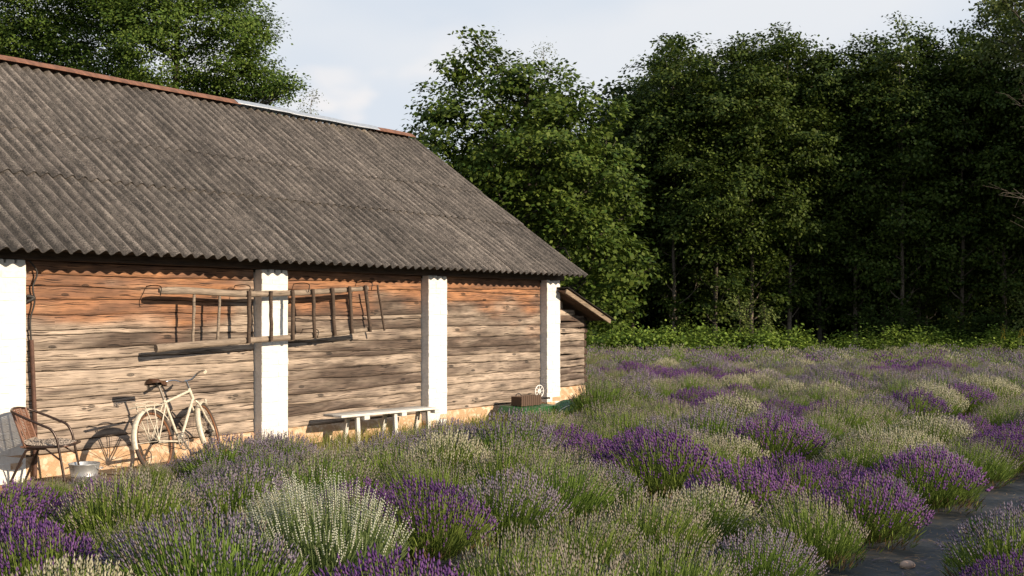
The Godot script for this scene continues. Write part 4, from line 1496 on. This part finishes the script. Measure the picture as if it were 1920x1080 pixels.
func make_trees() -> void:
	rng.seed = 909
	# the big tree behind the barn
	var b := []
	for q in [[-3.9, 9.5, 1.6], [-2.15, 8.5, 1.35], [-0.43, 9.2, 1.55], [1.3, 9.6, 1.15], [0.75, 8.0, 1.15], [1.9, 8.3, 0.8], [2.65, 7.85, 0.6], [3.1, 7.55, 0.42], [1.95, 9.4, 0.6], [-1.1, 10.9, 1.7], [0.9, 11.0, 1.1], [-4.4, 8.1, 1.0], [-5.6, 9.2, 1.5], [-0.4, 7.3, 0.85], [-3.3, 7.5, 0.85], [-6.4, 7.6, 1.1], [-2.4, 10.4, 1.3], [1.6, 7.35, 0.6], [2.2, 7.1, 0.45], [-1.5, 7.0, 0.8], [-4.0, 11.2, 1.5]]:
		b.append([Vector3(q[0], q[1], rng.randf_range(-1.2, 1.2)), q[2]])
	tree("broadleaf_tree", "large bright green tree rising behind the barn roof at left", Vector3(-9.04, 0, -30), tree_wood(10.5, 0.20, b), crown(b, 72, 0.20, 0.42, 0.088, 0.031, Color(0.052, 0.10, 0.016), Color(0.12, 0.17, 0.032), 0.2, 85).mesh(), M.bark)
	# maple beyond the barn's far end
	b = []
	for q in [[-1.34, 7.95, 0.0, 0.65], [-1.35, 8.55, 0.0, 0.28], [-2.1, 6.95, -0.2, 0.85], [-0.4, 7.45, 0.2, 0.95], [0.8, 6.95, 0.3, 1.0], [1.75, 6.4, 0.1, 0.8], [-1.2, 5.8, 0.8, 1.35], [0.4, 5.5, 1.0, 1.45], [1.7, 4.9, 0.6, 1.0], [0.9, 3.6, 1.1, 1.3], [2.0, 3.1, 0.8, 0.95], [-0.4, 4.0, 0.9, 1.25], [1.95, 1.9, 0.9, 0.8], [0.9, 2.0, 0.9, 0.9], [-2.75, 6.3, -0.3, 0.4], [-3.0, 5.3, -0.4, 0.3], [-1.4, 4.0, 0.4, 1.1], [-2.3, 5.6, 0.0, 0.9], [2.5, 4.2, 0.4, 0.5], [2.75, 2.7, 0.7, 0.45], [-1.9, 7.9, 0, 0.3], [0.2, 6.6, -0.9, 1.3], [-0.6, 5.0, -1.0, 1.5], [0.9, 4.4, -1.0, 1.4], [2.2, 5.7, 0.2, 0.5]]:
		b.append([Vector3(q[0], q[1], q[2]), q[3]])
	tree("maple_tree", "full round maple tree standing beyond the barn's far end", Vector3(0.4, 0, -28), tree_wood(7.6, 0.20, b), crown(b, 42, 0.165, 0.45, 0.125, 0.050, Color(0.040, 0.078, 0.012), Color(0.115, 0.155, 0.027), 0.25, 46).mesh(), M.bark)
	# a slight tree far behind the ridge, and wispy tops over the maple
	var wisp := []
	for v in 2:
		b = []
		for k in 9:
			var y := 6.0 + k * 0.8
			b.append([Vector3(rng.randf_range(-0.9, 0.9) * (1.2 - k * 0.09), y, rng.randf_range(-0.6, 0.6)), 0.75 - 0.05 * k])
		wisp.append([tree_wood(11.0, 0.09, b), crown(b, 150, 0.22, 0.8, 0.10, 0.028, Color(0.09, 0.115, 0.04), Color(0.15, 0.17, 0.07), 0.3, 9).mesh()])
	var wt := [[Vector3(-8.3, 0, -46), 0.86, "wispy pale tree top just above the galvanised ridge"], [Vector3(-0.45, 0, -47), 1.06, "left of two wispy tree tops behind the maple"], [Vector3(1.35, 0, -48), 1.04, "right of two wispy tree tops behind the maple"]]
	for k in 3:
		var o := tree("birch_tree", wt[k][2], wt[k][0], wisp[k % 2][0], wisp[k % 2][1], M.pale_bark)
		o.scale = Vector3(1, 1, 1) * wt[k][1]
		o.rotation.y = k * 1.7
	# wood: five kinds of tall thin tree, repeated
	var kinds := []
	for v in 5:
		b = []
		var n := 24
		for k in n:
			var f := k / float(n - 1)
			var y := lerpf(1.6, 11.2, f)
			var reach := 1.55 * (1.0 - pow(absf(f - 0.62) / 0.75, 2.2)) * rng.randf_range(0.5, 1.1)
			var a := k * 2.4 + v + rng.randf_range(-0.4, 0.4)
			var r := lerpf(0.50, 1.15, smoothstep(0.0, 0.55, f)) * (1.0 if f < 0.82 else lerpf(1.0, 0.62, (f - 0.82) / 0.18)) * rng.randf_range(0.8, 1.15)
			b.append([Vector3(cos(a) * reach, y, sin(a) * reach), r])
		b.append([Vector3(0.1, 11.6, 0), 0.45])
		kinds.append([tree_wood(10.8, 0.075, b), crown(b, 30, 0.21, 0.45, 0.135, 0.053, Color(0.018, 0.038, 0.007), Color(0.088, 0.122, 0.022), 0.15, 46).mesh()])
	var dense := []
	for v in 2:
		b = []
		for k in 26:
			var f := k / 25.0
			var a := k * 2.4 + v
			b.append([Vector3(cos(a) * 1.2 * (1.0 - 0.5 * f), lerpf(0.5, 10.6, f), sin(a) * 1.2 * (1.0 - 0.5 * f)), 1.25 - 0.6 * f * f])
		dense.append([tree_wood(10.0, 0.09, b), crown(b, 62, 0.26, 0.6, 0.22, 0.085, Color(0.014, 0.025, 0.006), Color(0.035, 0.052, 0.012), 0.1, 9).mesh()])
	var front := [[3.2, 8.8], [4.75, 10.2], [6.2, 11.9], [7.6, 11.7], [9.05, 12.2], [10.7, 12.7], [12.1, 12.0], [13.4, 12.4], [14.8, 12.9], [16.1, 12.5], [17.2, 12.8], [18.7, 13.7], [20.5, 13.0], [22.4, 13.0]]
	var corner := [[21.5, -38.5], [23.5, -36.5], [26.5, -36.0]]
	for k in front.size():
		var q: Array = front[k]
		var v := (k * 3) % 5
		var o := tree("alder_tree", "slender dark alder in the wood's front row, %s from the left" % ordinal(k + 1), Vector3(q[0], 0, -43.0 + rng.randf_range(-1.2, 1.2)), kinds[v][0], kinds[v][1], M.bark if k % 3 == 0 else M.pale_bark, "front row of the wood")
		o.scale = Vector3(1.0, q[1] / 12.0, 1.0)
		o.rotation.y = rng.randf() * TAU
	for k in corner.size():   # the wood turns towards the camera beyond the right edge
		var v := k % 5
		var o := tree("alder_tree", "alder at the wood's corner beyond the right edge, %s from the left" % ordinal(k + 1), Vector3(corner[k][0], 0, corner[k][1]), kinds[v][0], kinds[v][1], M.bark, "trees at the wood's corner")
		o.scale = Vector3(1.2, 1.1, 1.2)
		o.rotation.y = k * 1.3
	var n2 := 0
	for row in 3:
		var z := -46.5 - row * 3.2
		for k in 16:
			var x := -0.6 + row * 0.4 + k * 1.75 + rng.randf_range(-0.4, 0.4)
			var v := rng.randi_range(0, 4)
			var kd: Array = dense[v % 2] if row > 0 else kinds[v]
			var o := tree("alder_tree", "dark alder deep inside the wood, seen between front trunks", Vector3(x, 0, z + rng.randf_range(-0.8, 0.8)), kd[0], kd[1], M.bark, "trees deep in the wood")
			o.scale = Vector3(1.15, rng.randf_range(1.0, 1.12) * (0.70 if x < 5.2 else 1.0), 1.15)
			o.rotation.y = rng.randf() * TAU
			n2 += 1
	# nearer tree and bare tree at the right edge
	b = []
	for q in [[-2.3, 10.3, 0.8], [-1.5, 9.5, 0.7], [-0.8, 9.0, 0.75], [-0.1, 8.5, 0.8], [-1.8, 11.2, 1.0], [0.5, 9.3, 0.9], [-1.0, 10.4, 0.9], [0.0, 10.9, 1.1], [-0.3, 12.2, 1.2], [1.5, 10.0, 1.1], [1.8, 11.8, 1.2], [0.9, 8.0, 0.8], [2.0, 8.6, 0.9]]:
		b.append([Vector3(q[0], q[1], rng.randf_range(-0.9, 0.9)), q[2]])
	tree("poplar_tree", "tall nearer tree leaning in at the upper right corner", Vector3(15.6, 0, -31), tree_wood(13.0, 0.15, b), crown(b, 38, 0.20, 0.6, 0.11, 0.044, Color(0.060, 0.085, 0.022), Color(0.11, 0.13, 0.04), 0.3, 34).mesh(), M.bark)
	var bt := thing("bare_tree", "leafless pale branched tree at the right edge of the wood", "tree", Vector3(17.75, 0, -35))
	var st := begin()
	tube(st, [Vector3(0, 0, 0), Vector3(0.1, 4, 0), Vector3(-0.1, 8, 0.1), Vector3(-0.2, 11, 0)], [0.13, 0.11, 0.08, 0.03], 8)
	put(done(st), "trunk", M.pale_bark, bt)
	for k in 15:
		st = begin()
		var y := 4.0 + k * 0.46
		var a := PI + rng.randf_range(-0.8, 0.8)
		var d := Vector3(cos(a), rng.randf_range(-0.05, 0.55), sin(a) * 0.8)
		var ln := rng.randf_range(1.2, 2.4)
		var p0 := Vector3(0, y, 0)
		var p1 := p0 + d * ln * 0.5 + Vector3(0, -0.1, 0)
		var p2 := p0 + d * ln + Vector3(0, rng.randf_range(-0.3, 0.4), 0)
		tube(st, smooth_path([p0, p1, p2], 3), [0.024, 0.022, 0.019, 0.016, 0.012, 0.009, 0.005], 5)
		for j in 5:
			var e := p0.lerp(p2, rng.randf_range(0.4, 0.95))
			tube(st, [e, e + Vector3(rng.randf_range(-0.5, 0.1), rng.randf_range(-0.2, 0.35), rng.randf_range(-0.3, 0.3)), e + Vector3(rng.randf_range(-0.9, 0.1), rng.randf_range(-0.3, 0.7), rng.randf_range(-0.4, 0.4))], [0.008, 0.006, 0.003], 4)
		put(done(st), "branch", M.pale_bark, bt)


func make_undergrowth() -> void:
	rng.seed = 404
	# leafy shrubs along the field's far edge
	var sh := []
	for v in 3:
		var b := []
		for k in 7: b.append([Vector3(rng.randf_range(-0.45, 0.45), rng.randf_range(0.25, 0.75), rng.randf_range(-0.4, 0.4)), rng.randf_range(0.2, 0.34)])
		sh.append(crown(b, 190, 0.09, 0.7, 0.085, 0.036, Color(0.12, 0.195, 0.030), Color(0.21, 0.285, 0.055), 0.2, 10).mesh())
	for k in 13:
		var x := 2.9 + k * 0.56 + rng.randf_range(-0.15, 0.15)
		var o := put(sh[k % 3], "leafy_shrub", M.leaf, null, Vector3(x, 0, -39.0 + rng.randf_range(-0.5, 0.5)))
		o.rotation.y = rng.randf() * TAU
		o.scale = Vector3(1, 1, 1) * rng.randf_range(1.05, 1.5)
		tag(o, "low bright green leafy shrub at the field's far edge, %s from the barn" % ordinal(k + 1), "shrub", "shrubs along the far edge of the field")
	var L := Leafy.new()
	for k in 3600:
		var x := rng.randf_range(2.0, 19.5)
		var z := rng.randf_range(-41.0, -38.4)
		var h := 0.95 * (0.7 + 0.9 * noise.get_noise_2d(x * 60, z * 60)) + 0.12
		spray(L, Vector3(x, h * rng.randf_range(0.3, 1.0), z), Vector3.UP, 9, 0.11, 0.6, 0.10, 0.040, Color(0.12, 0.195, 0.030), Color(0.22, 0.295, 0.055))
	tag(put(L.mesh(), "crop_plants", M.leaf), "band of low leafy green crop between lavender and wood", "crop", "", "stuff")
	# saplings and tall weeds
	for q in [[Vector3(8.0, 0, -39.2), 2.3, 0.55, "upright pale green sapling in front of the dark wood"], [Vector3(8.95, 0, -39.5), 2.0, 0.42, "smaller thin sapling right of the upright pale one"], [Vector3(18.6, 0, -40.0), 2.4, 0.5, "leafy sapling at the right end of the crop"]]:
		var b := []
		for k in 8: b.append([Vector3(rng.randf_range(-1, 1) * q[2] * 0.6, q[1] * (0.35 + 0.08 * k), rng.randf_range(-0.2, 0.2)), 0.24])
		tree("sapling", q[3], q[0], tree_wood(q[1], 0.025, b), crown(b, 190, 0.10, 0.7, 0.10, 0.036, Color(0.10, 0.14, 0.035), Color(0.17, 0.20, 0.065), 0.2, 8).mesh(), M.bark)
	for k in 16:
		var x := 13.2 + k * 0.33 + rng.randf_range(-0.1, 0.1)
		L = Leafy.new()
		var h := rng.randf_range(1.1, 2.0)
		for j in 5:
			var p := Vector3(rng.randf_range(-0.2, 0.2), 0, rng.randf_range(-0.2, 0.2))
			L.ribbon(p, p + Vector3(rng.randf_range(-0.1, 0.1), h, 0), Vector3(1, 0, 0), 0.005, 0.003, Color(0.04, 0.06, 0.02) / FK, Color(0.04, 0.06, 0.02) / FK)
			for m in 34: spray(L, p + Vector3(0, h * rng.randf_range(0.1, 1.0), 0), Vector3.UP, 5, 0.10, 0.6, 0.13, 0.026, Color(0.035, 0.065, 0.015), Color(0.065, 0.095, 0.024), 0.5)
		tag(put(L.mesh(), "tall_weed", M.leaf, null, Vector3(x, 0, -41.2 + rng.randf_range(-0.3, 0.3))), "tall dark green weed before the wood, %s from the left" % ordinal(k + 1), "weed", "tall weeds at the wood's foot")
	for q in [[17.0, "left yellow flowering stalk among the crop at right"], [17.55, "right yellow flowering stalk among the crop at right"]]:
		L = Leafy.new()
		for j in 5:
			var p := Vector3(rng.randf_range(-0.12, 0.12), 0, 0)
			var t := p + Vector3(rng.randf_range(-0.1, 0.1), rng.randf_range(0.9, 1.25), 0)
			L.ribbon(p, t, Vector3(1, 0, 0), 0.008, 0.006, Color(0.1, 0.13, 0.04) / FK, Color(0.1, 0.13, 0.04) / FK)
			for m in 8: L.bud(t + Vector3(rng.randf_range(-0.04, 0.04), -0.03 * m, rng.randf_range(-0.03, 0.03)), Vector3(0.3, 0.9, 0).normalized(), 0.06, 0.02, Color(0.30, 0.25, 0.035) / FK)
		tag(put(L.mesh(), "flower_stalk", M.leaf, null, Vector3(q[0], 0, -38.6)), q[1], "flower")


func _ready() -> void:
	noise.seed = 7
	noise.noise_type = FastNoiseLite.TYPE_SIMPLEX_SMOOTH
	noise.fractal_octaves = 3
	noise.frequency = 0.01
	make_camera_and_light()
	make_materials()
	make_ground()
	make_barn()
	make_trees()
	make_undergrowth()
	make_lavender()
	make_grass()
	make_ladder()
	make_bicycle()
	make_chair()
	make_small_things()
